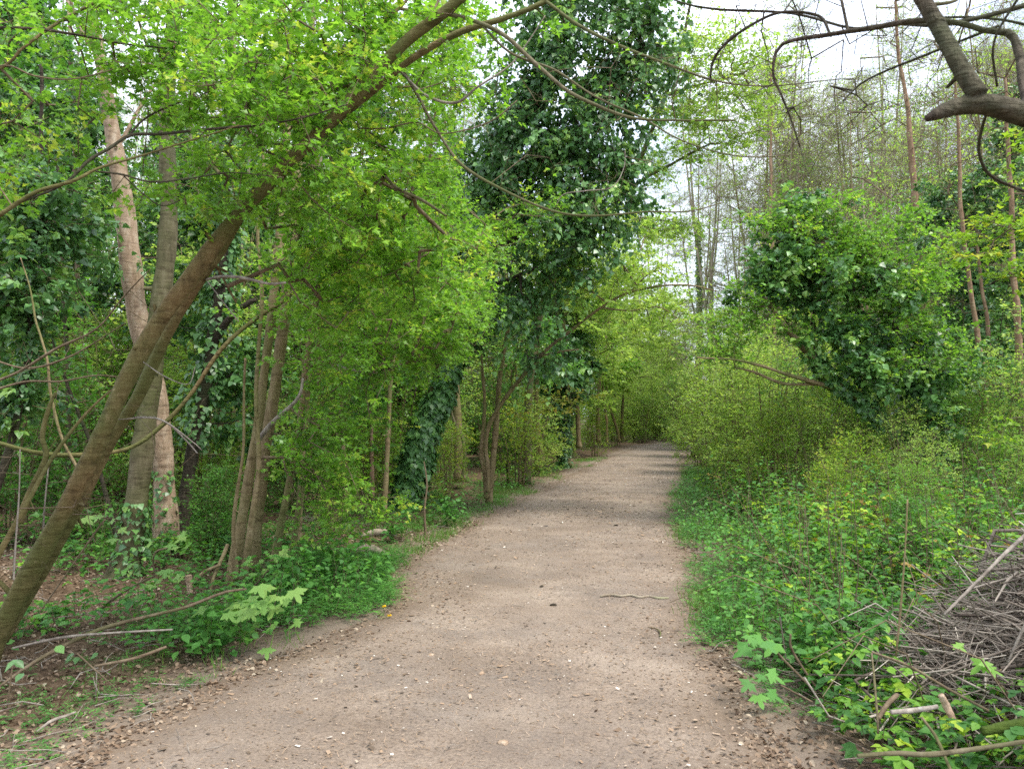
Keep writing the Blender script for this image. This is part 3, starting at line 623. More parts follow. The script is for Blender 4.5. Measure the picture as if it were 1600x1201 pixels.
# 2 maple whose trunk stands outside the frame on the left, limbs reaching in
B = Plant('maple_tree', onground(-3.9, 3.6), 'overhanging maple with bright green leaves whose dark limbs reach in from the upper left edge', 'tree')
g0 = onground(-3.9, 3.6)
B.stem(np.array([[*g0, .14], [-3.8, 3.6, 1.2, .12], [-3.75, 3.6, 2.4, .11], [-3.7, 3.65, 3.8, .09], [-3.4, 3.8, 5.2, .06]]), M['b_grey'], k=14, flare=.4)
br(B, [(-220,420,3.7,20),(-60,368,3.6,15),(0,336,3.6,13),(60,298,3.6,12),(120,280,3.6,11),(160,262,3.65,8),(230,245,3.7,6),(300,222,3.8,5),(370,195,3.9,3)], mat='b_brown')
br(B, [(20,322,3.6,8),(100,290,3.6,8),(140,252,3.65,9),(172,232,3.7,10),(205,212,3.75,10),(250,211,3.8,9),(300,206,3.85,8),(400,192,3.95,7),(470,178,4.0,5),(540,163,4.1,3)], mat='b_dark')
br(B, [(200,214,3.75,7),(225,185,3.8,6),(262,165,3.85,5),(330,142,3.9,3)], mat='b_dark')
br(B, [(-200,60,3.8,18),(-20,42,3.7,11),(60,44,3.7,10),(120,58,3.7,8),(200,78,3.8,6),(275,82,3.9,4)], mat='b_dark')
br(B, [(-160,180,3.7,16),(0,108,3.7,10),(40,72,3.7,9),(90,35,3.8,9),(150,2,3.9,8),(210,-40,4,6)], mat='b_brown')
br(B, [(150,268,3.65,5),(190,272,3.7,6),(240,282,3.75,6),(300,275,3.8,5),(360,268,3.9,4),(420,278,4,3)], mat='b_dark')
br(B, [(195,275,3.72,4),(225,300,3.75,4),(255,318,3.8,4),(290,308,3.85,3)], mat='b_dark')
br(B, [(-120,150,3.7,8),(0,103,3.6,5),(60,115,3.6,5),(120,118,3.7,4),(200,100,3.8,3)], mat='b_twig')
B.grow(clump([(300,80,4.0,160,80,.7),(120,60,4.0,130,70,.6),(60,170,4.1,70,50,.5),(240,190,4.0,70,50,.4),(380,140,4.1,110,70,.5),(350,300,4.3,50,30,.3),(20,240,4.3,60,50,.5),(60,300,4.4,50,20,.4)], 190, 5), M['b_twig'], M['bright'], r0=.0016, rmax=.008, tw=6, twl=.17, nl=9, lsz=.029, step=.25, pref=.15, flat=.4, tonebase=-.02)

WS = .82
# 3 pale pinkish trunk
C_ = Plant('sycamore_tree', at(258, 868, 9.2), 'tall pale pinkish trunk behind the leaning tree, left of the grey trunk at the top', 'tree')
C_.stem(px_path([(262,872,9.2,52),(258,800,9.2,42),(254,720,9.2,38),(248,640,9.2,38),(232,560,9.2,39),(215,490,9.2,39),(203,400,9.2,38),(192,310,9.2,34),(180,235,9.2,29),(168,160,9.2,25),(155,80,9.2,21),(140,0,9.2,18),(120,-110,9.2,14)]), M['b_pale'], 'trunk', 18, 110, knots=5, flare=.3)
br(C_, [(155,90,9.2,10),(120,40,9,8),(105,-20,8.8,6)], mat='b_pale')
br(C_, [(178,240,9.2,8),(230,150,9.4,6),(290,60,9.6,5),(340,-30,9.8,4)], mat='b_pale')
C_.grow(clump([(140,-60,9.2,160,90,1.2),(60,60,9.4,90,70,1)], 90, 5), M['b_twig'], M['mid'], r0=.002, tw=5, twl=.25, nl=6, lsz=.06)
C_.ivy(px_path([(258,865,9.2,40),(254,730,9.2,36)]), .05, 260, .05, tone=.5)

WS = .73
# 4 grey-brown straight trunk
D_ = Plant('ash_tree', at(200, 905, 7.7), 'straight grey-brown trunk behind the leaning tree, thickest at its dark mossy foot', 'tree')
D_.stem(px_path([(190,925,7.7,66),(203,850,7.7,50),(213,780,7.7,46),(224,690,7.7,45),(235,600,7.7,44),(248,500,7.7,43),(258,420,7.7,40),(264,340,7.7,35),(262,270,7.7,33),(260,180,7.7,30),(266,90,7.7,28),(275,0,7.7,26),(283,-120,7.7,20)]), M['b_grey'], 'trunk', 20, 120, knots=6, flare=.5)
br(D_, [(262,130,7.7,10),(235,80,7.5,7),(215,30,7.3,5)], mat='b_grey')
br(D_, [(278,-40,7.7,10),(330,-90,7.5,7),(400,-130,7.3,5)], mat='b_grey')
D_.grow(clump([(290,-60,7.6,200,90,1.2),(420,-20,7.8,120,60,1)], 120, 5), M['b_twig'], M['bright'], r0=.002, tw=5, twl=.22, nl=6, lsz=.055)
D_.ivy(px_path([(200,910,7.7,60),(215,780,7.7,46)]), .05, 420, .05, tone=.45)

# 5 dark forked trunk with ivy
E_ = Plant('forked_tree', at(282, 845, 9.6), 'dark forked trunk with glossy ivy just right of the grey-brown trunk', 'tree')
E_.stem(px_path([(280,850,9.6,32),(290,770,9.6,27),(305,680,9.6,26),(322,600,9.6,27),(334,520,9.6,26),(345,440,9.6,24),(352,340,9.6,20),(358,240,9.6,18),(356,120,9.6,15),(362,0,9.6,12),(366,-60,9.6,9)]), M['b_dark'], 'trunk', 14, 100, knots=4, flare=.3)
br(E_, [(328,545,9.6,18),(355,505,9.5,16),(385,478,9.4,12),(400,468,9.4,9)], mat='b_dark', k=10)
br(E_, [(352,300,9.6,12),(375,240,9.5,9),(395,215,9.4,7),(412,220,9.3,5)], mat='b_grey')
E_.ivy(px_path([(300,700,9.7,30),(322,600,9.7,30),(345,440,9.7,28),(352,340,9.7,20),(358,200,9.7,16)]), .30, 700, .06)
E_.grow(clump([(315,420,10,50,120,.5),(385,560,10.2,50,80,.5),(390,650,10.2,50,60,.5),(330,280,10,60,80,.6)], 120, 8), M['b_dark'], M['ivy'], r0=.002, tw=6, twl=.22, nl=8, lsz=.062, kind='ivy', droop=.5, flat=.8)

# 6 cluster of thin tan stems with hanging hawthorn foliage
G_ = Plant('hawthorn_tree', at(375, 915, 7.4), 'multi-stemmed hawthorn with hanging curtains of small bright leaves, right of the dark forked trunk', 'tree')
for pts in ([(362,918,7.4,26),(372,850,7.4,24),(385,770,7.4,21),(400,680,7.4,21),(412,590,7.4,20),(424,500,7.4,20),(435,400,7.4,22),(440,300,7.4,18),(450,180,7.4,15),(455,60,7.4,12),(465,-40,7.4,9)],
            [(392,895,7.7,30),(402,800,7.7,27),(415,700,7.7,25),(430,600,7.7,25),(446,480,7.7,24),(458,360,7.7,22),(466,240,7.7,18),(480,110,7.7,15),(492,0,7.7,13),(500,-60,7.7,10)],
            [(380,905,7.3,16),(395,800,7.2,13),(405,720,7.2,11),(400,600,7.2,9),(408,480,7.2,9),(405,360,7.2,7),(412,240,7.2,5)],
            [(428,880,8.2,16),(450,760,8.2,14),(470,640,8.2,12),(485,520,8.2,12),(505,400,8.2,8),(512,300,8.2,6)],
            [(455,870,8.4,12),(470,780,8.4,12),(492,650,8.4,11),(498,560,8.4,9),(500,480,8.4,7)],
            [(372,905,7.3,9),(365,820,7.2,8),(378,700,7.1,6),(385,560,7.0,5)]):
    G_.stem(px_path(pts), M['b_tan'], 'trunk', 12, 90, knots=3, jit=.012, flare=.25)
br(G_, [(395,700,7.4,12),(425,660,7.3,10),(462,620,7.2,8),(470,590,7.2,5)], mat='b_dead')
br(G_, [(0,692,6.2,9),(60,708,6.3,10),(120,712,6.5,10),(200,700,6.7,9),(250,665,6.8,9),(300,610,6.9,9),(350,545,7.0,9),(400,500,7.2,9),(450,465,7.4,8),(490,410,7.6,6)], mat='b_brown')
br(G_, [(355,850,7.2,8),(335,900,7.0,7),(330,925,6.9,5)], mat='b_tan')
br(G_, [(520,565,7.8,7),(540,575,7.6,6),(590,582,7.4,5),(628,572,7.3,4)], mat='b_dead')
G_.grow(clump([(520,460,7.0,110,70,.7),(600,520,7.6,120,70,.8),(660,450,7.6,70,80,.7),(560,360,7.2,120,60,.7),(680,560,8.0,50,40,.6),(540,630,7.8,60,60,.7),(500,740,7.6,70,60,.6),(540,800,7.6,50,50,.5),(630,330,7.4,80,50,.7),(550,560,7.0,60,60,.6),(700,500,8.2,60,60,.7),(520,700,7.2,60,60,.5),(640,470,8.4,90,90,.8),(520,540,8.4,60,160,.5)], 900, 5, (.2,.2,.07)), M['b_twig'], M['bright'], r0=.0016, rmax=.012, tw=5, twl=.22, nl=10, lsz=.034, step=.3, tonebase=.02, pref=.15, flat=.28)

# 7 big ivy-clad tree beside the path
I_ = Plant('ivy_clad_tree', at(650, 795, 13.2), 'biggest dark ivy-clad tree, left of the path, its crown leaning over the path', 'tree')
Wi = px_path([(648,800,13.2,34),(660,730,13.2,32),(672,660,13.2,36),(684,610,13.2,34),(700,540,13.2,30),(715,470,13.2,28),(738,390,13.2,28),(760,310,13.2,26),(785,220,13,24),(830,150,12.8,22),(870,70,12.6,18),(900,-20,12.5,14),(920,-90,12.5,10)])
I_.stem(Wi, M['b_brown'], 'trunk', 16, 120)
br(I_, [(760,300,13.1,14),(830,240,12.8,12),(890,180,12.5,9),(960,120,12.2,7),(1010,70,12,5)], mat='b_dark')
br(I_, [(735,400,13.2,12),(790,380,12.8,10),(860,350,12.5,8),(930,330,12.3,5)], mat='b_dark')
br(I_, [(720,460,13.2,12),(780,440,12.9,9),(840,420,12.6,7)], mat='b_dark')
I_.ivy(px_path([(625,800,13.2,40),(640,760,13.2,46),(652,720,13.2,50),(666,660,13.15,40),(690,620,13.2,34),(705,560,13.2,30)]), .15, 2000, .075, tone=.42)
I_.ivy(px_path([(705,560,13.2,30),(715,470,13.2,28),(738,390,13.2,28),(760,310,13.2,26),(785,220,13,24),(830,150,12.8,22),(870,70,12.6,18)]), .34, 1300, .08, tone=.45)
I_.grow(clump([(740,480,13.2,50,70,.7),(790,430,12.9,60,60,.7),(860,340,12.5,90,70,.9),(780,330,13,70,60,.8),(930,300,12.3,75,80,.8),(820,230,12.8,80,70,.9),(900,200,12.6,90,80,.9),(960,150,12.3,70,70,.8),(850,110,12.7,90,70,.9),(940,60,12.4,90,70,.9),(990,20,12.2,50,60,.7),(820,20,12.8,80,60,.9),(900,-30,12.6,130,50,.9),(720,270,13.4,50,60,.7),(830,520,12.6,50,60,.5),(800,470,12.7,60,40,.6),(900,390,12.4,70,30,.6),(960,260,12.3,60,60,.8),(1000,120,12.2,40,60,.7),(860,250,12.6,80,60,.9)], 1150, 4, (.26,.26,.22)), M['b_dark'], M['ivy'], r0=.0028, rmax=.03, tw=5, twl=.34, nl=8, lsz=.06, kind='ivy', droop=.75, flat=.8, step=.4, tonebase=-.02, names=('branches', 'ivy'))

WS = .64
# 8 slender multi-stemmed tree at the path edge, one stem arching right
J_ = Plant('slender_tree', at(765, 782, 14.2), 'slender tan tree of three thin stems at the left path edge, one stem leaning right', 'tree')
for pts in ([(764,786,14.2,15),(768,740,14.2,14),(773,690,14.2,14),(777,640,14.2,13),(781,590,14.2,12),(789,540,14.2,11),(797,490,14.2,9),(800,420,14.2,7),(806,340,14.2,5)],
            [(760,778,14.1,10),(757,740,14.1,10),(752,712,14.1,12),(753,690,14.1,10),(756,660,14.1,9),(757,620,14.1,8),(753,570,14.1,7),(751,520,14.1,6),(748,440,14.1,4)],
            [(763,770,14,8),(762,728,14,9),(759,700,14,9),(764,665,14,10),(785,628,13.9,10),(815,590,13.8,11),(850,550,13.6,9),(900,510,13.4,7),(940,480,13.2,6),(980,458,13,6),(1030,447,12.8,5),(1080,446,12.6,4),(1120,455,12.5,3)]):
    J_.stem(px_path(pts), M['b_tan'], 'trunk', 10, 90, knots=2, flare=.2)
br(J_, [(845,556,13.6,5),(880,548,13.4,5),(905,545,13.3,4)], mat='b_tan')
br(J_, [(940,480,13.2,4),(985,486,13,4),(1030,480,12.8,3),(1060,500,12.7,2)], mat='b_tan')
br(J_, [(985,456,13,4),(1010,430,12.9,3),(1040,412,12.8,2)], mat='b_tan')
J_.grow(clump([(960,420,13.2,90,50,1.0),(1040,440,13,70,40,.8),(900,450,13.6,60,50,.8),(1010,500,13.2,60,40,.8),(860,390,13.8,60,50,.8),(940,350,14,80,40,.8)], 300, 5, (.25,.25,.1)), M['b_twig'], M['lime'], r0=.0018, rmax=.012, tw=5, twl=.28, nl=7, lsz=.05, flat=.3, pref=.2)
J_.grow(clump([(850,610,13.8,60,35,.7),(820,650,14,50,30,.6),(880,600,13.6,40,25,.6)], 30, 3, (.2,.2,.06)), M['b_twig'], M['copper'], r0=.0016, tw=4, twl=.25, nl=6, lsz=.05, flat=.3, names=('side_twigs', 'young_leaves'))

WS = .8
# 9 further trees of the left side, each traced
def pole(name, label, cat, pts, mat, group=None, leaf=None, blobs=None, n=0, lsz=.05, ivy=None, **kw):
    W = px_path(pts); t = Plant(name, W[0, :3], label, cat, group); t.stem(W, M[mat], 'trunk', 10, 70, knots=2, jit=.015, flare=.25)
    if ivy: t.ivy(W[ivy[0]:ivy[1]], ivy[2], ivy[3], ivy[4])
    if leaf: t.grow(clump(blobs, n, 5), M['b_twig'], M[leaf], lsz=lsz, **kw)
    return t
pole('ash_tree', 'clean tan trunk just right of and behind the ivy-clad trunk', 'tree', [(718,752,16.5,19),(716,700,16.5,18),(713,640,16.5,17),(711,560,16.5,15),(708,440,16.5,13),(700,300,16.5,10),(690,150,16.5,8)], 'b_tan', None, 'mid', [(700,330,16.5,70,120,1.2),(660,180,16.5,80,90,1.2),(640,60,16.5,90,80,1.2)], 170, .07, r0=.002, tw=5, twl=.3, nl=6)
pole('climbing_vine', 'thin twisting vine beside the clean tan trunk', 'vine', [(722,748,16.2,5),(727,710,16.2,6),(722,685,16.2,6),(712,665,16.2,5),(704,640,16.2,4),(700,600,16.2,3)], 'b_grey')
pole('slim_tree', 'slim dark tree with drooping ivy left of the far shrubs on the left side', 'tree', [(858,725,23,13),(858,690,23,11),(862,640,23,11),(868,580,23,10),(880,520,23,8),(890,450,23,6)], 'b_brown', None, 'ivy', [(868,640,23,18,50,.5),(885,590,22.8,45,30,.8),(900,560,22.6,35,30,.7),(850,570,23,30,30,.6)], 150, .1, ivy=(1,5,.22,1100,.1), kind='ivy', droop=.7, flat=.8, tw=6, twl=.3, nl=8, r0=.002)
pole('slim_tree', 'pale grey trunk half hidden right of the drooping ivy', 'tree', [(878,715,25,14),(876,660,25,13),(874,600,25,11),(870,520,25,9),(872,400,25,7),(866,280,25,5)], 'b_far', None, 'lime', [(880,450,25,70,70,1.5),(860,330,25,60,70,1.5),(900,520,24.5,50,30,1)], 240, .08, r0=.0026, tw=5, twl=.4, nl=7, k=3)
pole('slim_tree', 'brown trunk close behind the slender tan tree', 'tree', [(842,735,21,12),(840,690,21,11),(838,640,21,10),(840,560,21,8),(838,470,21,6)], 'b_brown', None, 'mid', [(835,560,21,50,60,1),(820,470,21,60,60,1)], 110, .07, r0=.002, tw=5, twl=.35, nl=7, k=3)
for lab, pts, mat in [('pale slim trunk seen high up between the grey-brown trunk and the hawthorn', [(372,800,14,15),(368,600,14,14),(365,400,14,13),(363,200,14,12),(366,60,14,11),(368,-60,14,9)], 'b_pale'),
                      ('brown trunk seen high up just right of the hawthorn stems', [(505,800,15,15),(500,600,15,14),(497,400,15,13),(492,200,15,12),(488,60,15,12),(486,-60,15,10)], 'b_brown'),
                      ('thin pale trunk left of the pale pinkish trunk', [(130,830,15,10),(128,650,15,10),(122,450,15,9),(118,260,15,9),(112,120,15,8),(104,-40,15,6)], 'b_pale'),
                      ('short tan stem standing behind the hawthorn curtain nearest the orange sapling', [(540,800,11.5,9),(537,720,11.5,9),(533,620,11.5,8),(530,500,11.5,7),(524,350,11.5,5)], 'b_tan'),
                      ('thin dark trunk between the left edge and the curving orange sapling', [(100,830,11,9),(108,700,11,9),(104,560,11,8),(98,400,11,8),(90,250,11,6)], 'b_dark'),
                      ('slanting dark stem behind the foot of the leaning tree', [(190,870,9,10),(168,780,9,9),(140,690,9,8),(105,600,9,6),(80,520,9,4)], 'b_dark'),
                      ('tan stem right of the hawthorn with its bark peeling', [(465,850,9.5,12),(470,760,9.5,11),(478,660,9.5,10),(485,540,9.5,9),(492,420,9.5,7),(496,300,9.5,5)], 'b_tan')]:
    y0 = pts[-1][1]; xx = pts[-1][0]; Yq = pts[0][2]
    t = pole('slim_tree', lab, 'tree', pts, mat, None, 'mid', [(xx, y0+80, Yq, 60, 90, .9), (xx+20, y0+260, Yq, 50, 60, .7)], 60, .055, r0=.002, tw=4, twl=.3, nl=6)
for i, (lab, pts, bl, n, lf) in enumerate([('lime-leaved small tree filling the space right of the slender tan tree', [(905,700,24,9),(902,640,24,8),(900,560,24,7),(905,480,24,6),(915,400,24,4)], [(900,480,23.5,60,60,1.5),(860,420,23,60,50,1.3),(950,430,23,50,50,1.3),(900,380,23,70,30,1.3),(930,540,23,50,50,1.3),(960,500,22,40,40,1)], 420, 'lime'),
        ('broad lime-leaved tree overhanging the far left side of the path', [(935,690,31,8),(935,620,31,8),(945,540,31,7),(960,460,31,5)], [(960,520,30,40,60,1.6),(980,440,30,50,40,1.5),(930,600,30,40,50,1.3),(1010,520,31,50,30,1.5),(985,380,30,50,30,1.5),(1040,470,31,40,30,1.4)], 420, 'lime'),
        ('fresh green tree behind the hawthorn curtain, left of the ivy-clad tree', [(625,770,18,9),(622,700,18,8),(620,600,18,8),(625,480,18,6),(630,380,18,5)], [(640,560,17.5,60,60,1),(590,660,17.5,50,60,1),(600,560,18,40,60,1),(620,440,17.5,80,70,1.2),(660,300,17.5,60,80,1.2),(600,720,17,60,40,.8)], 420, 'bright')]):
    pole('small_tree', lab, 'tree', pts, 'b_tan', None, lf, bl, n, .07, r0=.0024, tw=5, twl=.36, nl=7, k=3, flat=.3, pref=.2)
pole('small_tree', 'fresh green maple whose sprays veil the ivy-clad tree from the left', 'tree', [(600,800,11,10),(605,700,11,9),(615,560,11,8),(640,400,11,7),(670,250,11,6),(690,120,11,4)], 'b_tan', None, 'bright', [(700,330,11,50,60,.8),(750,380,11,50,40,.8),(660,220,11,50,80,.8),(640,380,11,40,80,.8),(720,450,11,45,40,.7),(700,130,11,50,60,.8),(790,350,11.2,40,30,.6),(640,80,11,40,60,.7),(830,330,11.3,40,25,.5),(690,530,11,40,40,.6)], 420, .045, r0=.002, tw=5, twl=.28, nl=8, flat=.3, pref=.2)
for lab, pts, n in [('far leaning stem with a spray of lime leaves at the bend of the path', [(968,690,38,5),(964,670,38,5),(957,650,38,5),(950,620,38,4),(945,580,38,3)], 110),
                    ('far upright trunk nearest the bend of the path on the left', [(971,690,40,6),(972,660,40,6),(973,630,40,5),(975,580,40,4)], 90),
                    ('far dark trunk left of the leaning stem at the bend', [(948,692,35,5),(948,660,35,5),(944,630,35,4),(940,570,35,3)], 110)]:
    x0 = pts[0][0]; pole('far_tree', lab, 'tree', pts, 'b_brown', None, 'bright' if x0 == 948 else 'lime', [(x0-12,590,pts[0][2],36,34,1.2),(x0+10,560,pts[0][2],40,30,1.2),(x0-20,500,pts[0][2],50,50,1.4)], n*2, .1, r0=.0028, tw=5, twl=.45, nl=7, k=3)
pole('orange_barked_sapling', 'thin orange-brown sapling trunk between the hawthorn and the ivy-clad tree', 'tree', [(582,775,12.8,8),(581,720,12.8,7),(580,660,12.8,6),(585,560,12.8,6),(590,440,12.8,4)], 'b_orange', None, 'mid', [(600,560,12.8,60,50,.8),(560,620,12.8,40,40,.6),(610,680,12.6,40,40,.6)], 130, .055, r0=.0018, tw=5, twl=.25, nl=7)
pole('dead_sapling', 'short bare brown stick standing in the verge in front of the ivy-clad tree', 'sapling', [(665,838,10.6,4),(664,800,10.6,4),(668,760,10.6,3),(662,720,10.6,2)], 'b_twig')
pole('dead_sapling', 'little dark post-like stub beside the path right of the slender tree', 'sapling', [(793,757,18.4,4),(794,740,18.4,4),(793,724,18.4,3)], 'b_dark')
# far left
pole('ivy_pole', 'thin dark leaning trunk with ivy near the left edge', 'tree', [(-10,775,7.6,16),(10,720,7.6,15),(30,640,7.6,14),(42,560,7.6,13),(50,460,7.6,12),(58,350,7.6,11),(62,240,7.6,8),(66,100,7.6,6)], 'b_dark', None, 'ivy', [(40,420,7.8,60,80,.6),(50,300,7.8,70,70,.7),(120,380,8.4,50,60,.6),(30,520,7.8,40,60,.4),(70,180,8.2,80,60,.6),(140,330,8.4,40,50,.5),(20,620,8,30,40,.4)], 260, .055, ivy=(2,7,.12,420,.05), kind='ivy', droop=.5, flat=.8, tw=6, twl=.2, nl=7, r0=.0018)
pole('curving_sapling', 'thin orange sapling bowing to the right between the left edge and the leaning tree', 'sapling', [(140,760,6.2,4),(118,725,6.2,5),(95,680,6.2,5),(82,620,6.2,5),(78,565,6.2,5),(66,530,6.2,4),(52,495,6.2,4),(42,440,6.2,3),(30,400,6.2,2)], 'b_tan')
pole('dead_sapling', 'dark upright stem rising from the lower left and forking near the horizontal branch', 'sapling', [(30,815,4.6,13),(50,762,4.6,12),(72,712,4.6,11),(66,680,4.6,10),(72,640,4.6,8),(80,612,4.6,5)], 'b_brown')
pole('dead_sapling', 'long straight thin stem leaning right from the bottom left to the hawthorn', 'sapling', [(-10,880,4.4,10),(40,790,4.5,9),(90,700,4.6,7),(150,630,4.7,5),(220,580,4.9,3)], 'b_brown')
for lab, pts in [('thin bare twig sweeping up from the left edge across the white sky gap', [(-20,600,5.2,5),(30,580,5.2,5),(90,545,5.2,5),(150,515,5.2,4),(190,470,5.2,3),(240,420,5.2,2)]),
                 ('thin bare twig fanning below the first one at the left edge', [(-20,612,5.1,5),(40,596,5.1,4),(100,598,5.1,4),(160,590,5.2,3),(230,600,5.3,2)]),
                 ('thin bare twig arching low from the left edge towards the leaning tree', [(-20,560,5.3,3),(40,575,5.3,4),(100,560,5.3,4),(150,535,5.3,3),(200,500,5.3,2)]),
                 ('pale bent twig hanging in front of the pale trunk foot', [(185,658,5.0,4),(230,652,4.9,4),(262,662,4.9,4),(290,690,4.9,3),(306,708,4.9,2)]),
                 ('upright pale dead cane at the far left', [(22,905,4.4,3),(28,800,4.4,3),(34,700,4.4,2)]),
                 ('second upright pale cane just right of the dark stem', [(68,870,4.8,3),(70,780,4.8,3),(72,720,4.8,2)])]:
    t = pole('dead_twig', lab, 'twig', pts, 'b_dead' if 'pale' in lab else 'b_twig')
    W = px_path(pts); q = W[len(W)//2, :3]
    t.grow(q+rnd(14, .22)+np.array([.1, 0, .02]), M['b_twig'], None, r0=.0011, rmax=.003, tw=2, twl=.2, nl=0, names=('side_twigs', ''))

# ---------------------------------------------------------------- right side
K_ = Plant('ivy_covered_tree', at(1450, 800, 12.2), 'tree smothered in dark ivy right of the path, its bare mossy trunk slanting left', 'tree')
K_.stem(px_path([(1462,800,12.2,25),(1445,735,12.2,20),(1415,690,12.1,16),(1375,655,12,13),(1340,622,11.9,12),(1305,598,11.8,18),(1270,560,11.7,15),(1235,520,11.6,12),(1200,470,11.6,8)]), M['b_tan'], 'trunk', 14, 90, knots=3, flare=.3)
K_.stem(px_path([(1466,800,12.3,26),(1452,720,12.3,24),(1440,650,12.3,20),(1425,580,12.3,18),(1400,520,12.3,14),(1385,460,12.3,12),(1375,390,12.3,8)]), M['b_dark'], 'trunk', 12, 90)
br(K_, [(1320,612,11.85,9),(1275,598,11.7,9),(1230,585,11.6,7),(1190,570,11.5,6),(1140,562,11.4,4),(1090,560,11.3,3)], mat='b_tan')
br(K_, [(1285,600,11.75,7),(1225,598,11.7,6),(1180,582,11.6,5),(1150,575,11.6,3)], mat='b_tan')
br(K_, [(1345,625,11.9,10),(1340,560,12,9),(1345,500,12,8),(1330,430,12,6)], mat='b_dark')
br(K_, [(1275,565,11.7,8),(1270,500,11.8,7),(1290,440,11.9,6),(1300,380,12,4)], mat='b_dark')
K_.ivy(px_path([(1462,790,12.3,40),(1452,720,12.3,40),(1440,650,12.3,34),(1425,580,12.3,30),(1400,520,12.3,26)]), .26, 1700, .075, tone=.42)
K_.ivy(px_path([(1415,690,12.1,23),(1375,655,12,18),(1340,622,11.9,16),(1305,598,11.8,14),(1270,560,11.7,12)]), .12, 800, .06, tone=.5)
K_.grow(clump([(1240,450,11.7,60,50,.7),(1180,425,11.6,35,25,.5),(1300,430,11.8,70,50,.8),(1370,470,12,70,60,.8),(1290,520,11.8,60,40,.6),(1360,550,12,70,50,.7),(1420,540,12.1,60,50,.7),(1470,570,12.2,45,50,.6),(1450,640,12.2,50,50,.6),(1300,380,11.9,80,30,.7),(1230,400,11.8,50,30,.6),(1390,600,12,50,40,.6),(1250,345,12,60,25,.6)], 520, 6, (.15,.15,.18)), M['b_dark'], M['ivy'], r0=.002, rmax=.02, tw=6, twl=.22, nl=7, lsz=.06, kind='ivy', droop=.4, flat=.8, names=('branches', 'ivy'), tonebase=.12)
K_.grow(clump([(1280,380,11.9,90,40,.7),(1370,400,12,80,40,.7),(1240,350,12,60,30,.7),(1430,460,12.2,50,50,.6),(1130,520,11.5,60,40,.6),(1110,560,11.4,60,40,.6),(1180,500,11.6,60,40,.5),(1320,340,12.1,90,35,.7),(1250,330,12.2,70,25,.7),(1400,350,12.2,70,35,.7),(1330,390,11.7,80,40,.5),(1440,420,11.8,60,50,.5),(1250,500,11.4,40,30,.3),(1380,520,11.6,60,60,.3),(1470,540,11.7,50,50,.3)], 620, 4), M['b_twig'], M['bright'], r0=.0016, tw=5, twl=.22, nl=6, lsz=.042, flat=.5, up=.2, names=('young_shoots', 'young_leaves'))

T_ = Plant('lime_leaved_tree', gx(845, 18.5), 'tree with layered sprays of pale lime leaves beside the ivy crown above the path', 'tree')
gxx = gx(822, 18.5); T_.root.location = tuple(gxx); T_.loc = gxx
T_.stem(np.vstack([[*gxx, .11], px_path([(828,600,18.5,15),(850,470,18.2,14),(905,380,17.4,13),(975,300,16.5,11),(1020,200,16,9),(1060,90,15.5,7),(1080,0,15.2,5)])]), M['b_grey'], k=12)
br(T_, [(975,300,16.5,8),(1040,260,16,6),(1110,225,15.6,4)], mat='b_grey')
br(T_, [(1040,150,15.8,7),(1100,130,15.4,5),(1160,115,15,3)], mat='b_grey')
T_.grow(clump([(1090,110,15.4,60,35,1),(1120,160,15.2,55,30,1),(1070,200,15.6,70,35,1),(1100,250,15.6,50,30,1),(1040,130,16,50,50,1),(1090,50,15.4,60,35,1),(1030,260,16,60,40,1),(1150,200,15.2,30,40,.8),(1180,90,15,40,60,.8),(1000,330,16.5,50,50,1),(1050,350,16.2,50,30,1),(1190,160,15,30,40,.8)], 620, 6, (.35,.35,.07)), M['b_twig'], M['lime'], r0=.0022, rmax=.02, tw=5, twl=.34, nl=7, lsz=.05, flat=.25, pref=.2)

WS = .66
for lab, pts, mat in [('reddish flaking trunk in the middle right, rising behind the ivy-covered leaning tree', [(1450,640,18,14),(1447,560,18,14),(1444,480,18,16),(1438,400,18,17),(1430,320,18,15),(1424,240,18,14),(1418,170,18,11),(1405,90,18,8),(1398,0,18,6)], 'b_orange'),
                      ('slim straight orange trunk right of the ivy-covered leaning tree', [(1548,720,14,14),(1542,650,14,13),(1536,590,14,13),(1527,520,14,12),(1516,450,14,11),(1507,380,14,10),(1500,300,14,9),(1497,200,14,7),(1490,90,14,5)], 'b_orange'),
                      ('second orange trunk close behind the slim straight one', [(1556,705,15,13),(1552,620,15,12),(1545,540,15,10),(1535,450,15,8),(1528,380,15,7)], 'b_orange'),
                      ('brown trunk close to the right edge', [(1592,560,13,16),(1588,480,13,15),(1582,400,13,14),(1580,320,13,12),(1575,230,13,9),(1570,120,13,6)], 'b_orange'),
                      ('rusty thin trunk rising above the lime hedge on the right', [(1212,560,24,8),(1208,470,24,8),(1206,380,24,8),(1204,290,24,7),(1205,200,24,6),(1206,100,24,4)], 'b_orange')]:
    t = pole('tall_thin_tree', lab, 'tree', [(pts[0][0]+6, 648+1990/pts[0][2]-14, pts[0][2], pts[0][3]+2)]+pts, mat)
    y0 = pts[-1][1]; xx = pts[-1][0]; Yq = pts[0][2]
    t.grow(clump([(xx, y0+60, Yq, 70, 110, 1.0), (xx-30, y0-60, Yq, 60, 80, 1.0), (xx+20, y0+200, Yq, 40, 60, .7)], 110, 2), M['b_twig'], M['lime'], r0=.003, rmax=.03, tw=4, twl=.5, nl=3, lsz=.04, flat=.8, up=.5, leafy=.4, k=3)
Y_ = Plant('yellow_maple', gx(1640, 9.5), 'young maple with yellow and orange-tinted leaves at the right edge', 'tree')
gq = gx(1640, 9.5); Y_.stem(np.array([[*gq, .05], [gq[0]-.1, 9.4, 1.5, .04], [gq[0]-.2, 9.3, 3.0, .03], [gq[0]-.3, 9.2, 4.6, .012]]), M['b_grey'], k=10)
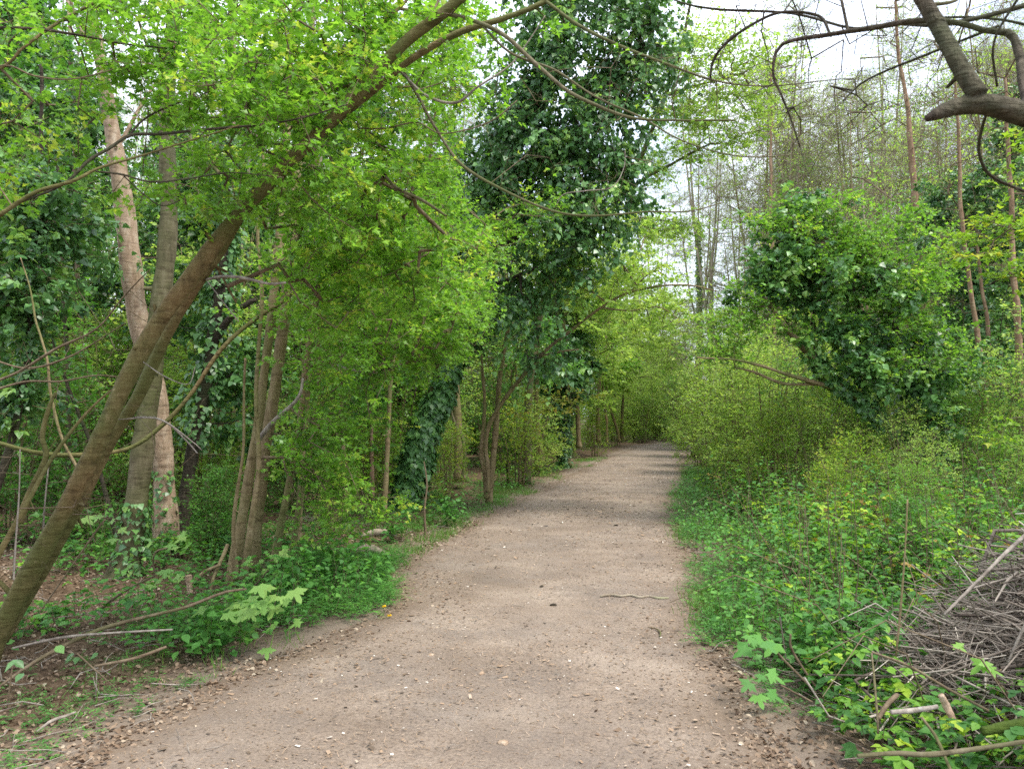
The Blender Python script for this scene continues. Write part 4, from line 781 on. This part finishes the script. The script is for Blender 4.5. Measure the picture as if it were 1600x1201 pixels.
Y_.grow(clump([(1590,345,9.3,40,25,.5),(1540,360,9.3,45,20,.5),(1580,430,9.3,50,30,.5),(1510,400,9.6,50,40,.6),(1600,260,9.3,30,40,.5),(1570,690,9.0,50,25,.4)], 75, 5), M['b_twig'], M['yellow'], r0=.0018, tw=4, twl=.2, nl=6, lsz=.055, kind='tri3', flat=.25, nup=1.6)

WS = .8
# near limb hanging into the top right corner
N_ = Plant('oak_tree', onground(3.6, 2.3), 'tree outside the right edge whose thick rough limbs hang into the top right corner', 'tree')
gN = onground(3.6, 2.3)
N_.stem(np.array([[*gN, .20], [3.55, 2.3, 1.3, .17], [3.4, 2.3, 2.6, .15], [3.3, 2.3, 4.2, .12], [3.0, 2.4, 6, .06]]), M['b_dark'], k=16, flare=.5)
br(N_, [(2350,330,2.15,70),(1700,175,2.0,52),(1600,170,2.0,44),(1560,158,2.0,42),(1520,152,2.0,40),(1485,160,2.0,34),(1462,172,1.98,26),(1446,182,1.97,14)], mat='b_limb', k=22, knots=5)
br(N_, [(1528,150,2.0,36),(1505,118,2.02,34),(1480,75,2.05,33),(1460,40,2.08,32),(1435,-5,2.1,30),(1400,-70,2.15,26)], mat='b_limb', k=20, knots=4)
br(N_, [(1900,260,2.2,30),(1640,190,2.1,20),(1597,140,2.2,18),(1586,90,2.3,17),(1572,58,2.35,15),(1535,55,2.4,12),(1490,44,2.45,12),(1430,42,2.5,12),(1370,50,2.6,11),(1300,57,2.7,9),(1222,70,2.8,7),(1212,115,2.8,6),(1225,140,2.8,5),(1245,180,2.8,4),(1262,225,2.8,3)], mat='b_limb', k=10)
br(N_, [(1327,52,2.68,7),(1322,20,2.7,6),(1316,-20,2.75,6)], mat='b_dark')
br(N_, [(1300,55,2.7,5),(1280,25,2.8,6),(1220,22,2.85,6),(1170,45,2.9,6),(1130,75,2.95,6),(1112,100,3,5),(1108,125,3,4)], mat='b_dark')
br(N_, [(1750,-40,2.5,14),(1500,35,2.5,9),(1400,40,2.6,7),(1330,45,2.7,6),(1240,22,2.9,5),(1120,20,3,5),(1060,5,3.1,4),(1040,-20,3.2,3)], mat='b_dark')
br(N_, [(1560,40,2.4,6),(1470,75,2.5,6),(1390,110,2.6,5),(1350,135,2.7,4),(1325,165,2.7,2.5)], mat='b_dark')
br(N_, [(1548,165,2.0,6),(1538,200,2.05,6),(1533,235,2.1,6),(1545,270,2.15,6),(1575,292,2.2,6),(1640,315,2.3,7),(1800,330,2.4,9)], mat='b_dark')
br(N_, [(1700,70,2.5,8),(1600,38,2.5,6),(1530,32,2.6,5),(1440,36,2.7,4)], mat='b_dark')
br(N_, [(1600,-20,2.3,6),(1555,60,2.35,5),(1560,130,2.4,5)], mat='b_dark')
br(N_, [(1455,5,2.1,9),(1500,-5,2.1,7),(1520,-30,2.2,6)], mat='b_grey')
N_.grow(clump([(1400,40,2.8,160,60,.4),(1200,80,3,100,60,.4),(1300,150,3,120,60,.3),(1250,20,3,140,50,.4),(1480,110,2.4,60,70,.3),(1150,60,3,80,60,.3),(1560,270,2.3,50,50,.2)], 190, 2), M['b_dark'], None, r0=.0008, rmax=.003, tw=3, twl=.15, nl=0, names=('side_twigs', ''), pref=.2)

# ---------------------------------------------------------------- undergrowth
def patch(x, y, f, s):
    return (np.sin(f*x*1.3+s)+np.sin(f*y*1.1+2*s)+np.sin(f*(x+y)*.7+3*s)+np.sin(f*(1.9*x-1.4*y)+s))/4
def spots(n, side, Y0, Y1, d0, d1, pf=1.2, ps=1., thr=-.2, dp=1.0, yp=None):
    Y = np.exp(rng.uniform(math.log(Y0), math.log(Y1), n*3)); d = d0+(d1-d0)*rng.random(n*3)**dp
    s_ = np.full(n*3, side) if side else rng.choice([-1, 1], n*3)
    x = np.where(s_ < 0, el(Y)-d, er(Y)+d)
    heap = (((x-3.35)/1.15)**2+((Y-4.3)/1.15)**2 < 1) & (rng.random(n*3) > .42)
    ok = (patch(x, Y, pf, ps)+rng.normal(0, .12, n*3) > thr) & (np.abs(x/Y) < .85) & ~heap
    x, Y = x[ok][:n], Y[ok][:n]
    return np.stack([x, Y, H(x, Y)], -1)
def herb_stems(mb, ml, P, h, m, lsz, kind, spread=.12, lean=.25, nup=1.2, cur=.2, tb=0., ts=.18, stem=True, tri=False):
    n = len(P); h = h*rng.uniform(.5, 1.25, n); top = rnd(n, 1)*np.array([1, 1, 0])*lean*h[:, None]; top[:, 2] = h
    if stem: mb.tubes(np.stack([P, P+top*.5+rnd(n, .01), P+top], 1), np.tile([[.002, .0016, .001]], (n, 1)), 3)
    q = np.repeat(np.arange(n), m); c = len(q); t = rng.uniform(.25, 1.03, c)[:, None]
    a = rng.uniform(0, 6.28, c); o = np.stack([np.cos(a), np.sin(a), rng.uniform(-.25, .35, c)], -1)
    base = P[q]+top[q]*t; L = spread*rng.uniform(.2, 1., (c, 1))*(1.2-.6*t)
    pos = base+o*L; D = o+rnd(c, .2); N = rnd(c, .35); N[:, 2] += nup
    tn = np.clip(.45+tb+rng.normal(0, ts, n)[q]+rng.normal(0, .13, c), 0, 1)
    S = lsz*np.clip(rng.normal(1, .3, c), .4, 1.8)
    if tri:
        for an in (-1.15, 0, 1.15):
            Dr = D*math.cos(an)+np.cross(N, D)*math.sin(an); ml.leaves(pos, Dr, N+rnd(c, .15), S, kind, tn, cur)
    else: ml.leaves(pos, D, N, S, kind, tn, cur)
def fronds(ml, P, L, k=5, m=12, lsz=.028, kind='slim', tb=0.):
    n = len(P)*k; q = np.repeat(np.arange(len(P)), k); a = rng.uniform(0, 6.28, n); ln = L*rng.uniform(.5, 1.2, n); el_ = rng.uniform(.5, 1.2, n)
    o = np.stack([np.cos(a), np.sin(a)], -1)
    j = np.repeat(np.arange(n), m); t = np.tile(np.linspace(.3, 1, m), n)
    r = ln[j]*t*np.cos(el_[j]); z = ln[j]*(t*np.sin(el_[j])-.45*t*t)
    pos = P[q][j]+np.c_[o[j]*r[:, None], z]
    side = np.where(np.arange(len(j)) % 2, 1., -1.)[:, None]
    D = np.c_[o[j]*.7, np.zeros(len(j))]+np.c_[-o[j][:, 1:]*side, o[j][:, :1]*side, np.zeros(len(j))]+rnd(len(j), .2)
    N = rnd(len(j), .3); N[:, 2] += 1
    tn = np.clip(.45+tb+rng.normal(0, .15, len(P))[q][j]+rng.normal(0, .12, len(j)), 0, 1)
    ml.leaves(pos, D, N, lsz*(1.25-.8*t)*rng.uniform(.8, 1.3, len(j)), kind, tn)
def stuff(mb, name, mat, label, cat, smooth=False):
    o = mb.build(name, mat, None, smooth); return tag(o, label, cat, kind='stuff')

# grass along the verges
ml = MB()
P = np.vstack([spots(520, 1, 6, 26, -.12, .8, 1.1, .3, .1), spots(420, -1, 8, 30, -.1, .9, 1.3, 2, .1), spots(120, 1, 3, 6, .1, 1.2, 2, 1, .2), spots(22, -1, 3.2, 7, .0, .8, 2.5, 3, .3)])
q = np.repeat(np.arange(len(P)), 20); c = len(q)
pos = P[q]+rnd(c, .075)*np.array([1, 1, 0]); D = rnd(c, .45); D[:, 2] = 1; N = rnd(c); N[:, 2] *= .3
ml.leaves(pos, D, N, rng.uniform(.03, .12, c), 'blade', np.clip(rng.normal(.45, .2, c), 0, 1), .4)
stuff(ml, 'grass', M['grass'], 'short bright green grass tufts along both edges of the path', 'grass')

# low green herbs
mb, ml = MB(), MB()
fronds(ml, spots(1900, 1, 5.5, 24, -.1, 1.7, 1.0, .8, -.6), .28, 5, 11, .034)
herb_stems(mb, ml, spots(900, 1, 5, 20, .05, 1.6, 1.4, 3.3, -.35), .36, 11, .042, 'oval', .13)
herb_stems(mb, ml, spots(600, 1, 6.5, 16, .6, 5, 1.1, 5.3, -.35), .75, 14, .045, 'oval', .16, .3)
fronds(ml, spots(260, 1, 3.2, 5.5, .1, 1.0, 1.6, 2.4, 0.), .16, 5, 11, .026)
fronds(ml, spots(900, -1, 5.2, 9, .02, 1.3, 1.2, 5.1, -.1, 1.3), .34, 5, 12, .032)
herb_stems(mb, ml, spots(170, -1, 5.0, 8.6, .15, 1.3, 1.7, 5.1, -.2), .42, 12, .045, 'oval', .11)
fronds(ml, spots(90, -1, 3.6, 5.2, .1, 1.2, 2.2, 1.7, .15), .15, 5, 10, .026)
fronds(ml, spots(900, -1, 8.5, 28, .15, 4, 1.0, 3.1, -.1), .26, 5, 9, .045)
herb_stems(mb, ml, spots(1000, -1, 5, 26, .3, 6, 1.3, 1.1, .0), .28, 9, .045, 'oval', .13)
herb_stems(mb, ml, spots(900, 1, 5, 26, .3, 6, 2.1, 2.2, -.1), .42, 12, .04, 'slim', .16)
herb_stems(mb, ml, spots(500, 1, 5, 26, .3, 6, 1.7, 6.2, -.1), .38, 10, .05, 'oval', .14)
stuff(ml, 'ground_cover', M['herb'], 'dense low green herbs with ferny leaves covering the verges and forest floor', 'herbs')
stuff(mb, 'herb_stalks', M['b_twig'], 'thin stalks of the low herbs on the forest floor', 'herbs')
mb, ml = MB(), MB()
herb_stems(mb, ml, spots(1250, 1, 4.2, 17, .6, 8, 1.9, 4.4, -.12), .46, 8, .045, 'oval', .16, .5, 1.3, .25, .05, .26, True, True)
herb_stems(mb, ml, spots(620, 1, 5.5, 15, .9, 8, 1.3, 7.4, -.2), .62, 12, .042, 'oval', .22, .35, 1.0, .25, .12, .2, True, True)
herb_stems(mb, ml, spots(460, 1, 4.4, 9, .4, 5, 2.3, 3.4, -.1), .38, 9, .032, 'oval', .12, .45, 1.0, .25, -.1, .25, True, True)
herb_stems(mb, ml, spots(110, 1, 3.3, 5, .35, 1.6, 1.8, .4, -.2), .26, 7, .045, 'oval', .12, .5, 1.3, .25, .0, .2, True, True)
herb_stems(mb, ml, spots(800, -1, 3.4, 14, .7, 6, 1.4, 2.8, .1), .22, 6, .048, 'oval', .12, .5, 1.3, .25, -.15, .16, True, True)
# arching bramble canes
P = spots(170, 1, 3.5, 15, .8, 7, .9, 4.4, -.6); n = len(P); a = rng.uniform(0, 6.28, n); L = rng.uniform(.5, 1.4, n)[:, None]; o = np.stack([np.cos(a), np.sin(a), np.zeros(n)], -1)
mb.tubes(np.stack([P, P+o*L*.25+[0, 0, .45], P+o*L*.6+[0, 0, .6], P+o*L*.9+[0, 0, .4], P+o*L*1.05+[0, 0, .15]], 1)[:, :4], np.tile([[.004, .0035, .003, .002]], (n, 1)), 4)
P = spots(420, 1, 4.2, 15, .5, 7, 1.2, 6, -.6); n = len(P); tp = rnd(n, .22); tp[:, 2] = rng.uniform(.4, 1.2, n)
mb.tubes(np.stack([P, P+tp*.5+rnd(n, .03), P+tp], 1), np.tile([[.004, .003, .0015]], (n, 1)), 4)
stuff(ml, 'bramble_leaves', M['bramble'], 'tangle of dark green and yellow-green bramble leaves filling the right bank', 'brambles')
stuff(mb, 'bramble_canes', M['b_twig'], 'thin brown arching canes inside the brambles', 'brambles', True)

# dead leaves and bits on the ground
ml = MB()
P = np.vstack([spots(16000, -1, 2.6, 12, -.15, 5, 2.0, 1.9, -.5), spots(15000, 1, 2.6, 12, -.1, 5, 2.0, .9, -.6), spots(9000, 0, 10, 32, 0, 8, 1.6, .5, -.4), spots(5500, 0, 2.6, 12, -1.0, .05, 2.6, 2.5, -.5, .38)])
c = len(P); N = rnd(c, .3); N[:, 2] += 1; D = rnd(c); D[:, 2] *= .15
P[:, 2] += rng.uniform(.004, .02, c)
far = np.clip(P[:, 1]/9, 1, 2.2)
ml.leaves(P, D, N, rng.uniform(.012, .038, c)*far, 'oval', np.clip(rng.normal(.5, .24, c), 0, 1), .5)
stuff(ml, 'leaf_litter', M['litter'], 'brown dead leaves scattered over the woodland floor and path margins', 'dead leaves')
ml = MB(); n = 42000
Y = np.exp(rng.uniform(math.log(2.6), math.log(30), n)); u = rng.random(n); x = el(Y)-.1+(er(Y)-el(Y)+.2)*u
ok = patch(x, Y, 2.2, 4)+rng.normal(0, .5, n) > -.2; x, Y = x[ok], Y[ok]; n = len(x)
e_ = np.minimum(x-el(Y), er(Y)-x); z = H(x, Y)+.012+.010*sm(e_, 0, .3)
N = rnd(n, .22); N[:, 2] += 1; D = rnd(n); D[:, 2] *= .12
S = np.exp(rng.normal(math.log(.009), .55, n)).clip(.004, .045)*np.clip(Y/7, 1, 2)
ml.leaves(np.stack([x, Y, z], -1), D, N, S, 'chip', np.clip(rng.normal(.5, .27, n), 0, 1))
# fine straw-like needles
m = 9000; Y = np.exp(rng.uniform(math.log(2.6), math.log(14), m)); x = el(Y)+(er(Y)-el(Y))*rng.random(m); D = rnd(m); D[:, 2] *= .05; N = rnd(m, .2); N[:, 2] += 1
ml.leaves(np.stack([x, Y, H(x, Y)+.018], -1), D, N, rng.uniform(.015, .06, m), 'blade', rng.uniform(.3, .9, m))
stuff(ml, 'path_debris', M['chips'], 'wood chips, grit and straw scattered over the beige path', 'debris')

# twigs lying on the path and the floor
def lying(mb, P, L, r, k=4, lift=.01):
    n = len(P); a = rng.uniform(0, 6.28, n); o = np.stack([np.cos(a), np.sin(a), rng.normal(0, .05, n)], -1); L = (L*rng.uniform(.4, 1.3, n))[:, None]
    s_ = np.cross(o, [0, 0, 1.]); bend = rng.normal(0, .12, (n, 1))*L
    Q = np.stack([P, P+o*L*.33+s_*bend, P+o*L*.66+s_*bend*.6, P+o*L], 1); Q[:, :, 2] = H(Q[..., 0], Q[..., 1])+lift+rng.uniform(0, lift*2, (n, 4))
    rr = r*rng.uniform(.5, 1.3, n)[:, None]; mb.tubes(Q, rr*np.array([[1, .9, .75, .4]]), k)
mb = MB(); lying(mb, np.vstack([spots(420, -1, 3, 14, 0, 5, 1.4, 1, -.4), spots(260, 1, 3, 10, 0, 3, 1.4, 2, -.4)]), .35, .004, 4, .02)
Y = np.exp(rng.uniform(math.log(2.8), math.log(12), 130)); x = el(Y)+(er(Y)-el(Y))*rng.random(130); lying(mb, np.stack([x, Y, 0*x], -1), .12, .0022, 4, .016)
stuff(mb, 'fallen_twigs', M['b_dead'], 'thin dry twigs strewn over the forest floor and path', 'twigs', True)

WS = .85
# heap of cut brushwood at the bottom right
def mound(x, y): return .72*np.exp(-(((x-3.75)/1.25)**2+((y-4.75)/1.2)**2)**1.2)+.25*np.exp(-(((x-2.6)/.7)**2+((y-3.9)/.6)**2))
mb = MB(); n = 4200
x = rng.normal(3.4, .75, n); y = rng.normal(4.35, .68, n); ok = (x > er(y)+.4) & (x < 6); x, y = x[ok], y[ok]; n = len(x)
lay = rng.random(n); z = H(x, y)+mound(x, y)*lay**.5+.02
a = rng.normal(.35, 1.0, n)+np.where(rng.random(n) < .35, 1.5, 0); o = np.stack([np.cos(a), np.sin(a), rng.normal(0, .26, n)], -1); L = rng.uniform(.12, .9, n)[:, None]
P = np.stack([x, y, z], -1)-o*L*.5; s_ = unit(rnd(n)); b = L*rng.normal(0, .14, (n, 1))
Q = np.stack([P, P+o*L*.33+s_*b, P+o*L*.66+s_*b*.7, P+o*L], 1)
Q[..., 2] = np.maximum(Q[..., 2], H(Q[..., 0], Q[..., 1])+.01)
rr = np.exp(rng.normal(math.log(.0030), .5, n)).clip(.0012, .016)[:, None]
rr[rng.random(n) < .008] *= 2.2
mb.tubes(Q, rr*np.array([[1, .95, .8, .5]]), 5, np.clip(rng.normal(.42, .26, n), 0, 1))
stuff(mb, 'brushwood_heap', M['cutwood'], 'grey tangled heap of cut brushwood in the bottom right corner', 'brushwood', True)

def stick(label, pts, mat='b_dead', cat='stick', name='fallen_stick', k=8):
    W = px_path(pts); W[:, 2] = np.maximum(W[:, 2], H(W[:, 0], W[:, 1])+.022+W[:, 3]*.3); t = MB(); n = 24; Q = spline(W, n); r = Q[:, 3]*(1+rng.normal(0, .05, n)); t.tubes(Q[None, :, :3], r[None], k)
    o = t.build(name, M[mat], None, True, W[0, :3]); o.location = tuple(W[0, :3]); return tag(o, label, cat)
stick('pale barkless stick lying level across the foot of the brushwood heap', [(1392,1112,3.45,9),(1420,1110,3.45,10),(1450,1106,3.45,9),(1465,1103,3.45,8)])
stick('thick grey birch stick standing steeply against the brushwood heap', [(1470,1085,3.6,12),(1480,1105,3.6,14),(1492,1130,3.55,12)], 'b_pale')
stick('mossy green branch lying along the bottom edge under the brushwood', [(1340,1180,3.1,7),(1400,1176,3.15,9),(1450,1178,3.15,10),(1520,1170,3.2,9),(1600,1158,3.2,8)], 'b_grey')
stick('moss-tufted log end above the mossy branch at the right edge', [(1535,1142,3.3,16),(1575,1134,3.3,20),(1640,1122,3.3,22)], 'moss', 'log', 'mossy_log')
stick('long thin straight cane slanting down to the right over the brushwood', [(1362,1018,3.9,4),(1420,1040,3.85,5),(1480,1075,3.8,5),(1545,1110,3.7,5)], 'b_twig')
stick('long green upright stem rising through the brambles at the heap edge', [(1400,1025,4.4,4),(1408,940,4.4,4),(1414,860,4.4,3),(1418,780,4.4,3)], 'b_tan', 'stem', 'upright_stem')
stick('thin curved stick hooking over the mossy branch', [(1440,1120,3.4,4),(1462,1150,3.3,6),(1480,1190,3.2,6),(1490,1215,3.1,6)], 'b_twig')
stick('dark thin stem standing where the dead leaves meet the heap', [(1362,1020,3.7,3),(1366,1060,3.6,4),(1371,1120,3.5,4),(1372,1145,3.5,4)], 'b_twig')
stick('short stout snag leaning left at the foot of the heap', [(1372,1122,3.5,8),(1388,1098,3.55,9),(1402,1085,3.6,9)], 'b_twig')
stick('pale bare branch slanting up to the right across the top of the heap', [(1475,960,4.4,5),(1530,905,4.5,6),(1575,860,4.6,7),(1620,820,4.7,7)])
stick('white stripped stick leaning at the right edge of the heap', [(1575,1035,3.9,4),(1590,1000,3.9,5),(1612,955,3.9,5)])
stick('pale curved stick at the end of the leaf litter in the bottom left', [(58,1142,3.95,4),(80,1126,4.0,6),(105,1117,4.05,5),(118,1112,4.1,4)], 'b_dead')
stick('thin exposed root snaking across the right half of the path', [(938,935,7.0,3),(955,930,7.05,5),(970,933,7.0,4),(985,931,7.03,5),(1000,935,6.95,5),(1014,932,7.0,4),(1028,937,6.92,5),(1045,936,6.93,3)], 'b_far', 'root', 'tree_root')
stick('bent thin twig lying alone on the right of the path', [(1012,984,6.0,2),(1025,985,5.95,3),(1032,995,5.85,3),(1031,1002,5.75,2)], 'b_twig', 'twig', 'fallen_twig')
stick('smooth grey root rising beside the left path edge near the herbs', [(548,872,8.9,10),(562,861,8.9,18),(580,858,8.9,18),(598,864,8.9,12),(616,869,8.9,5)], 'b_far', 'root', 'tree_root')
stick('low grey root or log lying left behind the bent root', [(565,838,10.2,8),(585,832,10.2,14),(605,832,10.2,12),(620,836,10.2,6)], 'b_far', 'log', 'fallen_log')
stick('mossy broken stump stick standing in front of the ash trunk foot', [(297,930,6.9,12),(296,915,6.9,11),(294,898,6.9,13)], 'b_pale', 'stump', 'broken_stump')
stick('short bright-barked branch stub beside the broken stump', [(300,912,7,6),(320,893,7,6),(345,882,7,5)], 'b_tan')
stick('long pale twig stretched over the leaves at the left', [(20,1012,4.7,4),(100,995,4.8,5),(180,988,4.8,4),(270,983,4.9,3)], 'b_dead', 'twig', 'fallen_twig')
stick('brown branch lying near the left path margin under the saplings', [(150,1040,4.5,5),(210,1028,4.5,6),(260,1010,4.6,5)], 'b_twig')

# stones on the path
for lab, px, py, s_ in [('small dark stone near the middle of the path', 846, 919, .022), ('small grey-brown stone nearer the camera right of the dark stone', 864, 949, .03), ('little white stone on the left half of the path', 673, 1028, .022), ('pale flat stone low in the middle of the path', 785, 1167, .028), ('white chip of stone left of centre on the path', 752, 1057, .022)]:
    bm = __import__('bmesh').new(); __import__('bmesh').ops.create_icosphere(bm, subdivisions=2, radius=1)
    for v in bm.verts:
        f = 1+.18*math.sin(v.co.x*3+px)+.12*math.sin(v.co.y*5+py); v.co = Vector((v.co.x*s_*f, v.co.y*s_*.75*f, v.co.z*s_*.5*f))
    me = bpy.data.meshes.new('stone'); bm.to_mesh(me); bm.free(); me.materials.append(M['b_dark'] if 'dark' in lab else (M['b_far'] if 'grey' in lab else M['b_pale']))
    o = bpy.data.objects.new('stone', me); COL.objects.link(o); g = gnd(px, py); o.location = (g[0], g[1], .016+s_*.2); o.rotation_euler = (0, 0, px); tag(o, lab, 'stone')

# sycamore saplings with big lobed leaves, and other plants one can point to
def sapling(label, base, tips, leaves, sz, mat='sycamore', cat='sapling', name='sycamore_sapling', kind='maple', stemw=5):
    t = Plant(name, base, label, cat)
    for tip in tips:
        W = np.vstack([[*base, .004]]+[[*at(p[0], p[1], p[2]), p[3]*.5*p[2]/F] for p in tip]); t.stem(W, M['b_twig'], 'stem', 6, 24)
    for (px, py, Y, s_, az) in leaves:
        q = at(px, py, Y); a = R(az); D = np.array([[math.cos(a), math.sin(a), -.35]]); N = np.array([[.15*rng.normal(), -.35+.15*rng.normal(), 1.]])
        ml = MB(); ml.leaves((q-D[0]*s_*.5)[None], D, N, [s_], kind, np.array([rng.uniform(.35, .8)]), .25)
        ml.build('leaf', M[mat], t.root, False, t.loc)
    return t
def ring(cx, cy, Y, n, rx, ry, sz): return [(cx+rx*rng.normal(), cy+ry*rng.normal(), Y+rng.normal(0, .12), sz*.62*rng.uniform(.6, 1.3), rng.uniform(180, 360)) for _ in range(n)]
b0 = at(-30, 1075, 4.4); b0[2] = .05
sapling('long arching sycamore shoot with pale green drooping leaves over the herbs by the path', b0, [[(60,1030,4.7,6),(150,985,4.9,6),(220,965,5.0,5),(290,948,5.1,5),(350,925,5.2,4),(385,920,5.3,3)]], ring(410, 950, 5.3, 26, 32, 24, .15)+ring(370, 945, 5.3, 4, 25, 8, .13), .15)
sapling('sycamore shoot with a few pale green leaves in front of the ash trunk', onground(-3.0, 6.0), [[(160,950,5.9,4),(200,920,5.8,4),(240,900,5.7,3)]], ring(210, 915, 5.8, 4, 14, 12, .14)+ring(255, 900, 5.8, 6, 22, 6, .12), .13)
sapling('sycamore shoot with pale leaves right of the forked trunk foot', onground(-2.9, 6.6), [[(240,870,6.4,3),(262,855,6.4,3)]], ring(262, 855, 6.3, 6, 22, 5, .12)+ring(285, 838, 6.3, 2, 8, 3, .19), .13)
sapling('sycamore seedling with pale leaves at the foot of the hawthorn stems', onground(-2.35, 7.0), [[(420,890,6.8,3)]], ring(405, 890, 6.8, 7, 18, 14, .13)+ring(445, 866, 6.8, 2, 6, 3, .13), .13)
sapling('sycamore seedling with three small leaves above the herbs left of the leaning tree foot', onground(-3.4, 5.6), [[(150,830,5.6,3),(165,812,5.6,3)]], ring(160, 825, 5.6, 5, 22, 12, .13), .13)
sapling('low dark-leaved bramble plant at the bottom left corner', onground(-2.75, 4.4), [[(20,1035,4.4,3)]], ring(10, 1042, 4.3, 6, 22, 12, .12), .12, 'ivy', 'bramble plant', 'bramble_plant', 'oval')
sapling('bramble plant with grey-green leaves in the litter left of the path', onground(-2.3, 4.7), [[(120,1020,4.7,3)]], ring(112, 1022, 4.7, 6, 22, 10, .11), .12, 'ivy', 'bramble plant', 'bramble_plant', 'oval')
sapling('sycamore seedling with broad green leaves drooping over the right path edge', onground(1.75, 4.45), [[(1215,1020,4.5,4),(1195,995,4.5,3)],[(1240,1020,4.5,4),(1235,990,4.5,3)]], ring(1190, 1008, 4.5, 8, 26, 12, .14), .13, 'herb')
sapling('sycamore seedling low on the right path edge with wide dark green leaves', onground(1.8, 4.1), [[(1220,1070,4.2,3)]], ring(1200, 1078, 4.2, 6, 26, 12, .12), .12, 'herb')
sapling('bright green sycamore seedling growing out of the brushwood heap at the right edge', onground(2.5, 3.7), [[(1560,1065,3.8,4),(1565,1045,3.8,3)]], ring(1560, 1050, 3.8, 7, 22, 14, .11), .11, 'bright')
sapling('young sycamore with green layered leaves standing in the right brambles', onground(2.6, 5.6), [[(1300,990,5.5,4),(1310,950,5.5,3)]], ring(1300, 975, 5.4, 14, 40, 26, .12), .12, 'herb')
for lab, px, py, Y in [('yellow dandelion flower at the tip of the left herbs', 608, 962, 6.3), ('yellow dandelion flower just above its neighbour by the left herbs', 600, 948, 6.4)]:
    q = at(px, py, Y); t = Plant('dandelion', onground(q[0], q[1]), lab, 'flower'); g = onground(q[0], q[1])
    t.stem(np.array([[*g, .002], [*((g+q)/2), .002], [*q, .0015]]), M['grass'], 'stalk', 5, 8)
    m = 60; a = rng.uniform(0, 6.28, m); D = np.stack([np.cos(a), np.sin(a), rng.uniform(.1, 1.2, m)], -1); ml = MB(); ml.leaves(np.repeat(q[None], m, 0), D, D[:, [1, 0, 2]]*[1, -1, 1], rng.uniform(.016, .024, m), 'slim', rng.random(m)); ml.build('flower_head', M['petal'], t.root, False, t.loc)
# nettle clumps standing in the verges
NET = []
def nettle(px, Y, h, lab):
    g = gx(px, Y); t = Plant('nettle', g, lab, 'nettle', 'nettles in the verges'); mb, ml = MB(), MB()
    P = g+rnd(9, .10)*np.array([1, 1, 0]); P[:, 2] = H(P[:, 0], P[:, 1]); herb_stems(mb, ml, P, h, 16, .06, 'oval', .09, .2, 1.0, .3, -.02, .1)
    mb.build('stalks', M['grass'], t.root, True, t.loc); ml.build('leaves', M['herb'], t.root, False, t.loc)
for i, (px, Y, h, lab) in enumerate([(460,6.6,.5,'nettle clump with grey-green leaves behind the sycamore shoot by the left path edge'),(520,7.2,.42,'nettle clump in the middle of the left herb patch'),(575,7.6,.36,'nettle clump at the right tip of the left herb patch'),(330,5.3,.34,'nettle clump at the left end of the herb patch'),(1300,4.6,.4,'nettle clump behind the broad-leaved seedling on the right'),(1340,5.2,.5,'nettle clump halfway between path and brushwood heap'),(1250,5.0,.34,'nettle clump beside the right path edge above the seedlings'),(1230,8.5,.5,'nettle clump in the right verge below the lime hedge'),(1320,9.2,.6,'nettle clump below the ivy-covered leaning tree'),(700,11.5,.5,'nettle clump right of the ivy-clad trunk foot'),(620,10.2,.45,'nettle clump left of the ivy-clad trunk foot')]):
    nettle(px, Y, h, lab)

# ---------------------------------------------------------------- labels of the background plants
def zone(px):
    for lim, nm in [(0, 'just outside the left edge'), (150, 'behind the far left edge'), (300, 'behind the leaning tree and the pale trunk'), (460, 'behind the hawthorn stems'), (600, 'left of the ivy-clad tree'),
                    (740, 'behind the ivy-clad tree'), (860, 'behind the slender tan tree'), (960, 'along the far left side of the path'), (1050, 'where the path bends away'), (1130, 'at the near corner of the hedge right of the path'), (1210, 'in the hedge right of the path'),
                    (1330, 'left of the leaning ivy-covered tree'), (1480, 'behind the leaning ivy-covered tree'), (1600, 'behind the right edge')]:
        if px < lim: return nm
    return 'just outside the right edge'
LOOK = {'bare': ['tall bare tree with a little ivy', 'tall bare tan-barked tree', 'very tall bare tree with fine twigs'],
        'leaf': ['lime-leaved tree', 'mid-green leafy tree', 'bright green leafy tree', 'broad low-branched lime tree'],
        'ivy': ['ivy-clad tree with a dark column', 'short ivy-clad tree'],
        'slim': ['slim orange-barked tree with sparse lime leaves', 'slim tan tree with sparse lime leaves', 'short slim tree with fresh green leaves', 'tall slim pale-barked tree'],
        'shrub': ['lime-green shrub', 'small mid-green shrub', 'upright bright green shrub', 'low yellow-green shrub', 'dense mid-green shrub', 'tall lime-green shrub']}
for fam, px, Y, r, i in placed:
    key = 'bare' if r.name.startswith('bare') else 'leaf' if r.name.startswith('leafy') else 'ivy' if r.name.startswith('ivy') else 'slim' if r.name.startswith('slim') else 'shrub'
    if fam == 'behind': where = 'behind the camera'; dist = ''
    else: where = zone(px); dist = 'near' if Y < 18 else 'mid-distance' if Y < 36 else 'distant' if Y < 60 else 'farthest'
    lab = (dist+' '+LOOK[key][i]+' '+where).strip()
    if fam == 'verge':
        where = 'in the brambles on the right bank' if px > 800 else 'in the herbs left of the path'; lab = 'small knee-high '+LOOK[key][i]+' '+where
    lab = ' '.join(lab.split()[:16]); tag(r, lab, 'shrub' if key == 'shrub' else 'tree', 'background '+('shrubs' if key == 'shrub' else 'trees')+' '+where)
